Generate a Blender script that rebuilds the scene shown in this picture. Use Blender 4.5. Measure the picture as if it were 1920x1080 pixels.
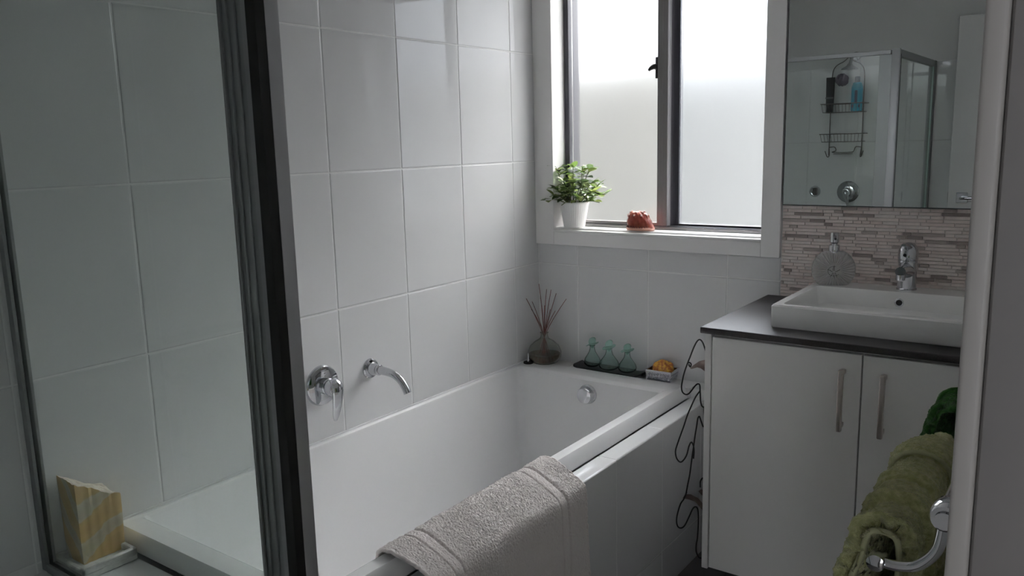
import bpy, bmesh, math, random
import numpy as np
from mathutils import Vector, Matrix

for o in list(bpy.data.objects):
    bpy.data.objects.remove(o, do_unlink=True)
SC = bpy.context.scene
COL = SC.collection
rnd = random.Random(7)
PI = math.pi

# ------------------------------------------------------------------ camera
def make_camera():
    f, cx, cy, cz, yaw, pit, rol = 1534.452, 1.8116, -2.66952, 1.38489, 0.63017, 0.174691, -0.025196
    fw = Vector((-math.sin(yaw)*math.cos(pit), math.cos(yaw)*math.cos(pit), -math.sin(pit)))
    r = fw.cross(Vector((0, 0, 1))).normalized()
    u = r.cross(fw)
    c, s = math.cos(rol), math.sin(rol)
    r2 = c*r + s*u
    u2 = -s*r + c*u
    cam = bpy.data.cameras.new('camera')
    o = bpy.data.objects.new('camera', cam)
    COL.objects.link(o)
    M = Matrix((r2, u2, -fw)).transposed().to_4x4()
    M.translation = Vector((cx, cy, cz))
    o.matrix_world = M
    cam.sensor_width = 36.0
    cam.lens = f/1920.0*36.0
    cam.clip_start = 0.02
    SC.camera = o
make_camera()

# ------------------------------------------------------------------ world, exposure
SKY_STRENGTH = 4.8
w = bpy.data.worlds.new('overcast_sky')
SC.world = w
w.use_nodes = True
nt = w.node_tree
nt.nodes.clear()
out = nt.nodes.new('ShaderNodeOutputWorld')
bg = nt.nodes.new('ShaderNodeBackground')
tc = nt.nodes.new('ShaderNodeTexCoord')
sep = nt.nodes.new('ShaderNodeSeparateXYZ')
rmp = nt.nodes.new('ShaderNodeValToRGB')
rmp.color_ramp.elements[0].position = 0.0
rmp.color_ramp.elements[0].color = (0.42, 0.44, 0.47, 1)
rmp.color_ramp.elements[1].position = 1.0
rmp.color_ramp.elements[1].color = (1.0, 1.0, 1.0, 1)
nt.links.new(tc.outputs['Generated'], sep.inputs[0])
nt.links.new(sep.outputs['Z'], rmp.inputs[0])
nt.links.new(rmp.outputs[0], bg.inputs['Color'])
bg.inputs['Strength'].default_value = SKY_STRENGTH
nt.links.new(bg.outputs[0], out.inputs[0])

sl = bpy.data.lights.new('hazy_sun', 'SUN')
sl.energy = 55.0
sl.angle = math.radians(13)
sl.color = (1.0, 0.985, 0.96)
so_ = bpy.data.objects.new('hazy_sun', sl)
COL.objects.link(so_)
so_.rotation_euler = (math.radians(-50), 0, math.radians(-4))   # shines from beyond the window, down into the room

vs = SC.view_settings
SC.display_settings.display_device = 'sRGB'
vs.view_transform = 'Standard'
vs.look = 'None'
vs.gamma = 1.0
vs.use_curve_mapping = False
vs.exposure = 0.84
SC.cycles.use_denoising = True
SC.cycles.denoiser = 'OPENIMAGEDENOISE'
SC.cycles.max_bounces = 16
SC.cycles.diffuse_bounces = 8
SC.cycles.glossy_bounces = 8
SC.cycles.transmission_bounces = 12
SC.cycles.transparent_max_bounces = 16
SC.cycles.sample_clamp_indirect = 8.0
SC.cycles.blur_glossy = 0.3

# ------------------------------------------------------------------ materials
def mat(name, col, rough=0.5, metal=0.0, spec=0.5, bump=None, trans=0.0, ior=1.45, var=None, coat=0.0, sheen=0.0, aniso=None):
    m = bpy.data.materials.new(name)
    m.use_nodes = True
    n = m.node_tree
    p = n.nodes['Principled BSDF']
    p.inputs['Base Color'].default_value = (*col, 1)
    p.inputs['Roughness'].default_value = rough
    p.inputs['Metallic'].default_value = metal
    p.inputs['Specular IOR Level'].default_value = spec
    p.inputs['Transmission Weight'].default_value = trans
    p.inputs['IOR'].default_value = ior
    p.inputs['Coat Weight'].default_value = coat
    p.inputs['Sheen Weight'].default_value = sheen
    t = n.nodes.new('ShaderNodeTexCoord')
    if var:   # (scale, colour b, low, high)
        ns = n.nodes.new('ShaderNodeTexNoise')
        ns.inputs['Scale'].default_value = var[0]
        ns.inputs['Detail'].default_value = 5
        n.links.new(t.outputs['Object'], ns.inputs['Vector'])
        r = n.nodes.new('ShaderNodeValToRGB')
        r.color_ramp.elements[0].position = var[2]
        r.color_ramp.elements[1].position = var[3]
        r.color_ramp.elements[0].color = (*col, 1)
        r.color_ramp.elements[1].color = (*var[1], 1)
        n.links.new(ns.outputs['Fac'], r.inputs[0])
        n.links.new(r.outputs[0], p.inputs['Base Color'])
    if bump:  # (scale, strength, distance)
        ns = n.nodes.new('ShaderNodeTexNoise')
        ns.inputs['Scale'].default_value = bump[0]
        ns.inputs['Detail'].default_value = 3
        n.links.new(t.outputs['Object'], ns.inputs['Vector'])
        b = n.nodes.new('ShaderNodeBump')
        b.inputs['Strength'].default_value = bump[1]
        b.inputs['Distance'].default_value = bump[2]
        n.links.new(ns.outputs['Fac'], b.inputs['Height'])
        n.links.new(b.outputs[0], p.inputs['Normal'])
    return m

def glass_sheet(name, tint):
    m = bpy.data.materials.new(name)
    m.use_nodes = True
    n = m.node_tree
    n.nodes.clear()
    o = n.nodes.new('ShaderNodeOutputMaterial')
    mx = n.nodes.new('ShaderNodeMixShader')
    fr = n.nodes.new('ShaderNodeFresnel')
    fr.inputs['IOR'].default_value = 1.45
    tr = n.nodes.new('ShaderNodeBsdfTransparent')
    tr.inputs['Color'].default_value = (*tint, 1)
    gl = n.nodes.new('ShaderNodeBsdfGlossy')
    gl.inputs['Roughness'].default_value = 0.0
    ge = n.nodes.new('ShaderNodeNewGeometry')
    ml = n.nodes.new('ShaderNodeMath')      # reflect on the entering face only
    ml.operation = 'MULTIPLY_ADD'
    ml.inputs[2].default_value = 0.0
    iv = n.nodes.new('ShaderNodeMath')
    iv.operation = 'SUBTRACT'
    iv.inputs[0].default_value = 1.0
    n.links.new(ge.outputs['Backfacing'], iv.inputs[1])
    n.links.new(iv.outputs[0], ml.inputs[0])
    n.links.new(fr.outputs[0], ml.inputs[1])
    n.links.new(ml.outputs[0], mx.inputs[0])
    n.links.new(tr.outputs[0], mx.inputs[1])
    n.links.new(gl.outputs[0], mx.inputs[2])
    n.links.new(mx.outputs[0], o.inputs[0])
    return m

def frosted_pane(name, tint, rough, film):
    """obscure glass: rough glass with mineral drips and droplets in relief and a thin milky film"""
    m = bpy.data.materials.new(name)
    m.use_nodes = True
    n = m.node_tree
    n.nodes.clear()
    o = n.nodes.new('ShaderNodeOutputMaterial')
    g = n.nodes.new('ShaderNodeBsdfGlass')
    g.inputs['Color'].default_value = (*tint, 1)
    g.inputs['IOR'].default_value = 1.3
    g.inputs['Roughness'].default_value = rough
    tl = n.nodes.new('ShaderNodeBsdfTranslucent')
    tl.inputs['Color'].default_value = (*tint, 1)
    t = n.nodes.new('ShaderNodeTexCoord')
    mp = n.nodes.new('ShaderNodeMapping')
    mp.inputs['Scale'].default_value = (38, 38, 2.2)
    n.links.new(t.outputs['Object'], mp.inputs[0])
    ns = n.nodes.new('ShaderNodeTexNoise')
    ns.inputs['Scale'].default_value = 1.0
    ns.inputs['Detail'].default_value = 6
    n.links.new(mp.outputs[0], ns.inputs['Vector'])
    # droplets: small bright dots where the cells of a Voronoi pattern are hit
    vo = n.nodes.new('ShaderNodeTexVoronoi')
    vo.inputs['Scale'].default_value = 42
    n.links.new(t.outputs['Object'], vo.inputs['Vector'])
    dr = n.nodes.new('ShaderNodeMapRange')
    dr.inputs['From Min'].default_value = 0.05
    dr.inputs['From Max'].default_value = 0.12
    dr.inputs['To Min'].default_value = 1.0
    dr.inputs['To Max'].default_value = 0.0
    n.links.new(vo.outputs['Distance'], dr.inputs['Value'])
    pick = n.nodes.new('ShaderNodeMath')
    pick.operation = 'GREATER_THAN'
    pick.inputs[1].default_value = 0.72
    sc_ = n.nodes.new('ShaderNodeSeparateColor')
    n.links.new(vo.outputs['Color'], sc_.inputs[0])
    n.links.new(sc_.outputs[0], pick.inputs[0])
    dm = n.nodes.new('ShaderNodeMath')
    dm.operation = 'MULTIPLY'
    n.links.new(dr.outputs[0], dm.inputs[0])
    n.links.new(pick.outputs[0], dm.inputs[1])
    r = n.nodes.new('ShaderNodeMapRange')
    r.inputs['From Min'].default_value = 0.3
    r.inputs['From Max'].default_value = 0.75
    r.inputs['To Min'].default_value = film*0.45
    r.inputs['To Max'].default_value = film*1.7
    n.links.new(ns.outputs['Fac'], r.inputs['Value'])
    ad = n.nodes.new('ShaderNodeMath')
    ad.operation = 'MULTIPLY_ADD'
    ad.inputs[1].default_value = 0.05
    n.links.new(dm.outputs[0], ad.inputs[0])
    n.links.new(r.outputs[0], ad.inputs[2])
    mx = n.nodes.new('ShaderNodeMixShader')
    n.links.new(ad.outputs[0], mx.inputs[0])
    n.links.new(g.outputs[0], mx.inputs[1])
    n.links.new(tl.outputs[0], mx.inputs[2])
    n.links.new(mx.outputs[0], o.inputs[0])
    return m

def clear_glass(name):
    m = bpy.data.materials.new(name)
    m.use_nodes = True
    n = m.node_tree
    n.nodes.clear()
    o = n.nodes.new('ShaderNodeOutputMaterial')
    g = n.nodes.new('ShaderNodeBsdfGlass')
    g.inputs['IOR'].default_value = 1.3
    g.inputs['Roughness'].default_value = 0.0
    n.links.new(g.outputs[0], o.inputs[0])
    return m

M = {}
M['tile'] = mat('glazed_white_tile', (0.68, 0.682, 0.688), 0.03, spec=0.32)
M['grout'] = mat('pale_grout', (0.77, 0.77, 0.765), 0.8, bump=(300, 0.2, 0.001))
M['grout_dark'] = mat('floor_grout', (0.22, 0.21, 0.21), 0.9)
M['floor_tile'] = mat('charcoal_floor_tile', (0.10, 0.095, 0.093), 0.35, var=(6, (0.13, 0.12, 0.12), 0.3, 0.7))
M['plaster'] = mat('painted_plaster', (0.74, 0.74, 0.735), 0.7, bump=(60, 0.08, 0.002))
M['ceiling'] = mat('ceiling_paint', (0.88, 0.88, 0.87), 0.85)
M['trim'] = mat('satin_white_trim', (0.82, 0.81, 0.805), 0.35)
M['jamb'] = mat('door_frame_shade_paint', (0.15, 0.138, 0.132), 0.45, bump=(40, 0.05, 0.001))  # darker than the architrave: shade on the lining is put into its colour
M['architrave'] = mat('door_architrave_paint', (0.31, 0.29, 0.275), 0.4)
M['acrylic'] = mat('bath_acrylic', (0.77, 0.77, 0.775), 0.14, spec=0.4)
M['ceramic'] = mat('basin_ceramic', (0.88, 0.88, 0.87), 0.08, coat=0.3)
M['chrome'] = mat('chrome', (0.60, 0.61, 0.63), 0.05, metal=1.0)
M['nickel'] = mat('brushed_nickel', (0.50, 0.45, 0.42), 0.30, metal=1.0)
M['alu'] = mat('satin_aluminium', (0.42, 0.42, 0.43), 0.4, metal=0.45)
M['tile_shower'] = mat('gloss_shower_tile', (0.86, 0.862, 0.865), 0.03, spec=0.6)
M['alu_inner'] = mat('grey_aluminium', (0.30, 0.31, 0.31), 0.42, metal=0.7)
M['matt_black'] = mat('matt_black_finish', (0.012, 0.012, 0.012), 0.6)
M['win_alu'] = mat('bronze_grey_window_aluminium', (0.22, 0.21, 0.21), 0.4, metal=0.3)
M['win_alu_dark'] = mat('dark_window_aluminium', (0.045, 0.045, 0.055), 0.4, metal=0.3)
M['black'] = mat('black_plastic', (0.015, 0.015, 0.015), 0.35)
M['gloss_white'] = mat('gloss_white_laminate', (0.84, 0.83, 0.815), 0.12, coat=0.3)
M['carcass'] = mat('white_melamine', (0.82, 0.81, 0.80), 0.35)
M['bench'] = mat('charcoal_laminate', (0.030, 0.026, 0.028), 0.38, bump=(700, 0.3, 0.0006), var=(420, (0.055, 0.05, 0.052), 0.45, 0.7))
M['kick'] = mat('dark_kickboard', (0.05, 0.05, 0.05), 0.4)
M['mirror'] = mat('mirror_silvering', (0.80, 0.83, 0.82), 0.0, metal=1.0)
M['mirror_edge'] = mat('mirror_edge_grey', (0.10, 0.11, 0.11), 0.4)
M['shower_glass'] = glass_sheet('shower_glass', (0.93, 0.95, 0.94))
M['glass_edge'] = mat('green_glass_edge', (0.40, 0.52, 0.48), 0.2)
M['pane_left'] = frosted_pane('obscure_glass_left', (0.97, 0.97, 0.965), 0.31, 0.010)
M['pane_right'] = frosted_pane('obscure_glass_right', (0.92, 0.95, 1.0), 0.36, 0.010)
M['pane_outer'] = clear_glass('pane_outer_face')
M['bottle_green'] = mat('pale_green_glass', (0.84, 0.945, 0.915), 0.03, trans=1.0, ior=1.42)
M['stopper_green'] = mat('sea_green_glass', (0.50, 0.76, 0.67), 0.08, trans=0.75, ior=1.42)
M['bottle_clear'] = mat('smoky_clear_glass', (0.86, 0.88, 0.84), 0.02, trans=1.0, ior=1.4)
M['oil'] = mat('amber_diffuser_oil', (0.55, 0.42, 0.30), 0.0, trans=0.9, ior=1.38)
M['reed'] = mat('red_brown_reed', (0.17, 0.030, 0.022), 0.6, var=(30, (0.05, 0.018, 0.014), 0.4, 0.7))
M['slate'] = mat('black_slate', (0.012, 0.012, 0.016), 0.45, bump=(60, 0.4, 0.002))
M['tin'] = mat('embossed_silver_tin', (0.62, 0.62, 0.66), 0.22, metal=1.0)
M['soap'] = mat('amber_soap', (0.42, 0.13, 0.035), 0.4, var=(90, (0.75, 0.42, 0.06), 0.42, 0.62), bump=(150, 0.5, 0.002))
M['wire'] = mat('black_wire', (0.010, 0.010, 0.010), 0.5)
M['leaf_metal'] = mat('patinated_metal_leaf', (0.13, 0.095, 0.085), 0.45, metal=0.5, var=(25, (0.26, 0.21, 0.19), 0.4, 0.7))
M['pot'] = mat('white_pot', (0.80, 0.80, 0.80), 0.35)
M['soil'] = mat('soil', (0.03, 0.02, 0.012), 0.9)
M['stem'] = mat('plant_stem', (0.10, 0.12, 0.04), 0.6)
def leaf_mat(name, c1, c2):
    m = mat(name, c1, 0.35, var=(40, c2, 0.35, 0.65))
    n = m.node_tree
    p = n.nodes['Principled BSDF']
    o = n.nodes['Material Output']
    tl = n.nodes.new('ShaderNodeBsdfTranslucent')
    tl.inputs['Color'].default_value = (c2[0]*1.6, c2[1]*1.6, c2[2]*1.2, 1)
    mx = n.nodes.new('ShaderNodeMixShader')
    mx.inputs[0].default_value = 0.35
    n.links.new(p.outputs[0], mx.inputs[1])
    n.links.new(tl.outputs[0], mx.inputs[2])
    n.links.new(mx.outputs[0], o.inputs[0])
    return m
M['leaf_a'] = leaf_mat('leaf_green', (0.055, 0.095, 0.033), (0.105, 0.165, 0.055))
M['leaf_b'] = leaf_mat('leaf_pale', (0.12, 0.17, 0.07), (0.22, 0.27, 0.10))
M['leaf_c'] = leaf_mat('leaf_dark', (0.03, 0.055, 0.032), (0.065, 0.10, 0.055))
M['shell'] = mat('helmet_shell', (0.20, 0.030, 0.020), 0.18, var=(28, (0.34, 0.09, 0.06), 0.42, 0.62))
M['shell_lip'] = mat('shell_lip', (0.62, 0.34, 0.26), 0.25)
M['shell_tip'] = mat('shell_pale_knob', (0.85, 0.72, 0.66), 0.25)
M['shell_dark'] = mat('shell_dark_teeth', (0.12, 0.03, 0.02), 0.3)
M['dispenser'] = mat('grey_stone_resin', (0.50, 0.49, 0.475), 0.6, bump=(120, 0.3, 0.001))
M['fossil'] = mat('dark_fossil_relief', (0.09, 0.085, 0.08), 0.6)
M['marble'] = mat('grey_marble', (0.45, 0.45, 0.43), 0.3, var=(45, (0.66, 0.66, 0.63), 0.4, 0.66))
def onyx():
    m = mat('banded_onyx', (0.60, 0.40, 0.17), 0.25)
    n = m.node_tree
    p = n.nodes['Principled BSDF']
    t = n.nodes.new('ShaderNodeTexCoord')
    mp = n.nodes.new('ShaderNodeMapping')
    mp.inputs['Rotation'].default_value = (0.75, 0.35, 0.5)
    wv = n.nodes.new('ShaderNodeTexWave')
    wv.inputs['Scale'].default_value = 5.5
    wv.inputs['Distortion'].default_value = 5.5
    wv.inputs['Detail'].default_value = 3.5
    wv.inputs['Detail Scale'].default_value = 1.3
    r = n.nodes.new('ShaderNodeValToRGB')
    e = r.color_ramp.elements
    e[0].position = 0.0; e[0].color = (0.54, 0.48, 0.36, 1)
    e[1].position = 1.0; e[1].color = (0.60, 0.42, 0.19, 1)
    for ps, c in ((0.25, (0.58, 0.53, 0.42, 1)), (0.42, (0.60, 0.44, 0.20, 1)), (0.7, (0.64, 0.46, 0.21, 1))):
        k = e.new(ps); k.color = c
    n.links.new(t.outputs['Object'], mp.inputs[0])
    n.links.new(mp.outputs[0], wv.inputs['Vector'])
    n.links.new(wv.outputs['Fac'], r.inputs[0])
    n.links.new(r.outputs[0], p.inputs['Base Color'])
    p.inputs['Subsurface Weight'].default_value = 0.15
    p.inputs['Subsurface Radius'].default_value = (0.02, 0.012, 0.006)
    return m
M['onyx'] = onyx()
M['onyx_top'] = mat('rough_onyx_break', (0.62, 0.56, 0.47), 0.7, var=(60, (0.36, 0.30, 0.24), 0.4, 0.7), bump=(90, 0.8, 0.004))
M['towel_taupe'] = mat('taupe_terry', (0.78, 0.725, 0.705), 0.95, spec=0.1, bump=(900, 0.45, 0.0015), sheen=0.4)
M['towel_olive'] = mat('olive_terry', (0.36, 0.365, 0.165), 0.95, spec=0.1, bump=(600, 0.9, 0.003), sheen=0.3, var=(120, (0.50, 0.50, 0.25), 0.4, 0.65))
M['hem_olive'] = mat('olive_hem', (0.36, 0.36, 0.22), 0.9, spec=0.1)
M['towel_green'] = mat('dark_green_terry', (0.03, 0.12, 0.02), 0.95, spec=0.1, bump=(600, 0.9, 0.003), sheen=0.2, var=(120, (0.055, 0.19, 0.035), 0.4, 0.65))
M['caddy'] = mat('tarnished_wire', (0.16, 0.14, 0.13), 0.35, metal=0.8)
M['blue_bottle'] = mat('turquoise_shower_gel', (0.02, 0.38, 0.56), 0.2)
M['blue_label'] = mat('dark_blue_label', (0.03, 0.08, 0.16), 0.4)
M['blue_cap'] = mat('slate_blue_cap', (0.14, 0.19, 0.26), 0.35)
M['tube_black'] = mat('black_tube', (0.012, 0.012, 0.014), 0.3)
M['tube_band'] = mat('grey_tube_band', (0.16, 0.16, 0.17), 0.4)
M['loofah'] = mat('mauve_mesh_puff', (0.22, 0.18, 0.24), 0.8)
M['mosaic'] = [mat('mosaic_%s' % nme, c, 0.4, var=(35, tuple(min(1, k*1.18) for k in c), 0.35, 0.7)) for nme, c in
               (('sand', (0.74, 0.66, 0.625)), ('rose_beige', (0.68, 0.585, 0.55)), ('taupe', (0.43, 0.37, 0.345)), ('pale', (0.71, 0.65, 0.62)), ('brown', (0.33, 0.275, 0.255)))]
M['mosaic_grout'] = mat('mosaic_grout', (0.78, 0.73, 0.70), 0.8)
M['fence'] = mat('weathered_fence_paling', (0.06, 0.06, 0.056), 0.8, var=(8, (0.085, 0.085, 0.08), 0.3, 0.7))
M['concrete'] = mat('concrete_path', (0.36, 0.36, 0.35), 0.9)
M['mortar_white'] = mat('silicone_bead', (0.72, 0.72, 0.72), 0.4)

# ------------------------------------------------------------------ mesh helpers
def link(name, me, m=None, parent=None):
    o = bpy.data.objects.new(name, me)
    COL.objects.link(o)
    if m is not None and me is not None:
        me.materials.append(m)
    if parent is not None:
        o.parent = parent
    return o

def empty(name, label=None, cat=None, group=None, kind=None, loc=(0, 0, 0), rz=0.0):
    o = bpy.data.objects.new(name, None)
    COL.objects.link(o)
    o.location = loc
    o.rotation_euler = (0, 0, rz)
    tag(o, label, cat, group, kind)
    return o

def tag(o, label=None, cat=None, group=None, kind=None):
    if label: o['label'] = label
    if cat: o['category'] = cat
    if group: o['group'] = group
    if kind: o['kind'] = kind
    return o

def smooth(me, ang=40):
    me.polygons.foreach_set('use_smooth', [True]*len(me.polygons))
    if ang is not None:
        bm = bmesh.new(); bm.from_mesh(me)
        a = math.radians(ang)
        for e in bm.edges:
            if len(e.link_faces) == 2 and e.calc_face_angle(0) > a:
                e.smooth = False
        bm.to_mesh(me); bm.free()
    return me

def bm_box(bm, x0, x1, y0, y1, z0, z1, bev=0.0, seg=1):
    r = bmesh.ops.create_cube(bm, size=1.0)
    vsx = r['verts']
    bmesh.ops.scale(bm, vec=(x1-x0, y1-y0, z1-z0), verts=vsx)
    bmesh.ops.translate(bm, vec=((x0+x1)/2, (y0+y1)/2, (z0+z1)/2), verts=vsx)
    if bev > 0:
        es = list({e for v in vsx for e in v.link_edges})
        bmesh.ops.bevel(bm, geom=es, offset=bev, segments=seg, profile=0.6, affect='EDGES')

def to_mesh(bm, name, sm=None):
    me = bpy.data.meshes.new(name)
    bm.to_mesh(me); bm.free()
    if sm is not None:
        smooth(me, sm)
    return me

def box(name, x0, x1, y0, y1, z0, z1, m, parent=None, bev=0.0, seg=1):
    bm = bmesh.new()
    bm_box(bm, x0, x1, y0, y1, z0, z1, bev, seg)
    return link(name, to_mesh(bm, name, 40 if bev else None), m, parent)

def boxes(name, lst, m, parent=None, bev=0.0, seg=1):
    bm = bmesh.new()
    for b in lst:
        bm_box(bm, *b, bev, seg)
    return link(name, to_mesh(bm, name, 40 if bev else None), m, parent)

def lathe_bm(bm, prof, n=32, origin=(0, 0, 0), axis='z', close=False):
    """prof: (r, h) list; axis: direction of h"""
    ox, oy, oz = origin
    rings = []
    for r, h in prof:
        ring = []
        for k in range(n):
            a = 2*PI*k/n
            c, s = r*math.cos(a), r*math.sin(a)
            if axis == 'z': p = (ox+c, oy+s, oz+h)
            elif axis == 'x': p = (ox+h, oy+c, oz+s)
            else: p = (ox+s, oy+h, oz+c)
            ring.append(bm.verts.new(p))
        rings.append(ring)
    for a, b in zip(rings[:-1], rings[1:]):
        for k in range(n):
            bm.faces.new((a[k], a[(k+1) % n], b[(k+1) % n], b[k]))
    if not close:
        bm.faces.new(list(reversed(rings[0])))
        bm.faces.new(rings[-1])
    else:
        for k in range(n):
            bm.faces.new((rings[-1][k], rings[-1][(k+1) % n], rings[0][(k+1) % n], rings[0][k]))
    return rings

def lathe(name, prof, m, parent=None, n=32, origin=(0, 0, 0), axis='z', ang=35, close=False):
    bm = bmesh.new()
    lathe_bm(bm, prof, n, origin, axis, close)
    bmesh.ops.recalc_face_normals(bm, faces=bm.faces)
    return link(name, to_mesh(bm, name, ang), m, parent)

def resample(pts, n):
    """Catmull-Rom through pts -> n points"""
    P = [Vector(p) for p in pts]
    if len(P) < 3:
        return [P[0].lerp(P[-1], i/(n-1)) for i in range(n)]
    P = [2*P[0]-P[1]] + P + [2*P[-1]-P[-2]]
    res = []
    segs = len(P)-3
    for i in range(n):
        t = i/(n-1)*segs
        k = min(int(t), segs-1)
        t -= k
        a, b, c, d = P[k:k+4]
        res.append(0.5*((2*b) + (c-a)*t + (2*a-5*b+4*c-d)*t*t + (-a+3*b-3*c+d)*t**3))
    return res

def tube_bm(bm, pts, radii, n=10, flat=1.0, up=None):
    P = [Vector(p) for p in pts]
    if not hasattr(radii, '__len__'):
        radii = [radii]*len(P)
    rings = []
    nrm = None
    for i, p in enumerate(P):
        t = (P[min(i+1, len(P)-1)] - P[max(i-1, 0)]).normalized()
        if nrm is None:
            ref = Vector(up) if up else (Vector((0, 0, 1)) if abs(t.z) < 0.9 else Vector((1, 0, 0)))
            nrm = (ref - t*ref.dot(t)).normalized()
        else:
            nrm = (nrm - t*nrm.dot(t))
            nrm = nrm.normalized() if nrm.length > 1e-6 else t.orthogonal().normalized()
        bi = t.cross(nrm)
        rings.append([bm.verts.new(p + radii[i]*(math.cos(2*PI*k/n)*nrm*flat + math.sin(2*PI*k/n)*bi)) for k in range(n)])
    for a, b in zip(rings[:-1], rings[1:]):
        for k in range(n):
            bm.faces.new((a[k], a[(k+1) % n], b[(k+1) % n], b[k]))
    bm.faces.new(list(reversed(rings[0])))
    bm.faces.new(rings[-1])

def tube(name, pts, r, m, parent=None, n=10, flat=1.0, up=None, samples=None, ang=50):
    bm = bmesh.new()
    P = resample(pts, samples) if samples else pts
    if hasattr(r, '__len__') and len(r) != len(P):
        q = np.interp(np.linspace(0, 1, len(P)), np.linspace(0, 1, len(r)), r)
        r = [float(k) for k in q]
    tube_bm(bm, P, r, n, flat, up)
    bmesh.ops.recalc_face_normals(bm, faces=bm.faces)
    return link(name, to_mesh(bm, name, ang), m, parent)

def tubes(name, lst, m, parent=None, n=6):
    bm = bmesh.new()
    for pts, r, s in lst:
        tube_bm(bm, resample(pts, s) if s else [Vector(p) for p in pts], r, n)
    return link(name, to_mesh(bm, name, 50), m, parent)

def grid_mesh(name, V, m, parent=None, wrap_u=False, wrap_v=False, thick=0.0):
    """V: array (nu, nv, 3)"""
    nu, nv = V.shape[:2]
    idx = np.arange(nu*nv).reshape(nu, nv)
    iu = np.arange(nu if wrap_u else nu-1)
    iv = np.arange(nv if wrap_v else nv-1)
    a = idx[np.ix_(iu, iv)]
    b = idx[np.ix_((iu+1) % nu, iv)]
    c = idx[np.ix_((iu+1) % nu, (iv+1) % nv)]
    d = idx[np.ix_(iu, (iv+1) % nv)]
    F = np.stack([a, b, c, d], -1).reshape(-1, 4)
    me = bpy.data.meshes.new(name)
    me.vertices.add(nu*nv)
    me.vertices.foreach_set('co', V.reshape(-1).astype(np.float32))
    me.loops.add(F.size)
    me.loops.foreach_set('vertex_index', F.reshape(-1).astype(np.int32))
    me.polygons.add(len(F))
    me.polygons.foreach_set('loop_start', np.arange(0, F.size, 4, dtype=np.int32))
    me.polygons.foreach_set('loop_total', np.full(len(F), 4, dtype=np.int32))
    me.polygons.foreach_set('use_smooth', np.ones(len(F), dtype=bool))
    me.update()
    me.validate()
    o = link(name, me, m, parent)
    if thick:
        s = o.modifiers.new('thickness', 'SOLIDIFY')
        s.thickness = thick
        s.offset = -1
    return o

def normals(V):
    du = np.gradient(V, axis=0)
    dv = np.gradient(V, axis=1)
    n = np.cross(du, dv)
    return n/(np.linalg.norm(n, axis=-1, keepdims=True)+1e-9)

rng = np.random.default_rng(5)
def vnoise(nu, nv, cu, cv):
    """smooth value noise on a nu x nv grid with cu x cv cells, roughly -1..1"""
    g = rng.uniform(-1, 1, (cu+2, cv+2))
    x = np.linspace(0, cu, nu); y = np.linspace(0, cv, nv)
    xi = np.minimum(x.astype(int), cu-1+0); yi = np.minimum(y.astype(int), cv-1+0)
    fx = x-xi; fy = y-yi
    fx = (fx*fx*(3-2*fx))[:, None]; fy = (fy*fy*(3-2*fy))[None, :]
    A = g[np.ix_(xi, yi)]; B = g[np.ix_(xi+1, yi)]; C = g[np.ix_(xi, yi+1)]; D = g[np.ix_(xi+1, yi+1)]
    return (A*(1-fx)+B*fx)*(1-fy)+(C*(1-fx)+D*fx)*fy

# one shared tile mesh per size and facing -------------------------------------------------
TILE_CACHE = {}
def tile_mesh(a, b, t, bev, facing, m):
    """slab a x b, thickness t, front on the facing side, origin at the centre of its back"""
    key = (round(a, 4), round(b, 4), t, facing, m.name)
    if key in TILE_CACHE:
        return TILE_CACHE[key]
    bm = bmesh.new()
    # pillowed front: back rectangle, edge ring, front rectangle
    ring = lambda s, h: [bm.verts.new((sx*(a/2-s), sy*(b/2-s), h)) for sx, sy in ((-1, -1), (1, -1), (1, 1), (-1, 1))]
    rs = [ring(0, 0), ring(0, t-bev), ring(bev*0.35, t-bev*0.3), ring(bev*1.2, t)]
    for p, q in zip(rs[:-1], rs[1:]):
        for k in range(4):
            bm.faces.new((p[k], p[(k+1) % 4], q[(k+1) % 4], q[k]))
    bm.faces.new(rs[-1])
    Mx = {'+x': Matrix(((0, 0, 1), (1, 0, 0), (0, 1, 0))), '-y': Matrix(((1, 0, 0), (0, 0, -1), (0, 1, 0))),
          '+z': Matrix(((1, 0, 0), (0, 1, 0), (0, 0, 1))), '+y': Matrix(((-1, 0, 0), (0, 0, 1), (0, 1, 0)))}[facing]
    bmesh.ops.transform(bm, matrix=Mx.to_4x4(), verts=bm.verts)
    me = to_mesh(bm, 'tile')
    me.materials.append(m)
    TILE_CACHE[key] = me
    return me

def lay_tiles(parent, facing, us, vs_, plane, m, gap=0.003, t=0.008, bev=0.0025, name='tile', tilt=0.0006):
    """us, vs_: sorted joint positions; plane: coordinate of the backs"""
    for u0, u1 in zip(us[:-1], us[1:]):
        for v0, v1 in zip(vs_[:-1], vs_[1:]):
            a, b = u1-u0-gap, v1-v0-gap
            if a < 0.006 or b < 0.006: continue
            me = tile_mesh(a, b, t, bev, facing, m)
            o = bpy.data.objects.new(name, me)
            COL.objects.link(o)
            cu, cv = (u0+u1)/2, (v0+v1)/2
            o.location = {'+x': (plane, cu, cv), '-y': (cu, plane, cv), '+y': (cu, plane, cv), '+z': (cu, cv, plane)}[facing]
            o.rotation_euler = tuple(rnd.uniform(-tilt, tilt) for _ in range(3))
            o.parent = parent

FZ = -0.06      # floor level
CZ = 2.40       # ceiling level
T = 0.008       # tile thickness
GR = 0.0014     # grout recess below the tile faces
RX = 1.75       # right wall (inner face)
FY = -2.85      # front wall (behind the shower)

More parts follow.
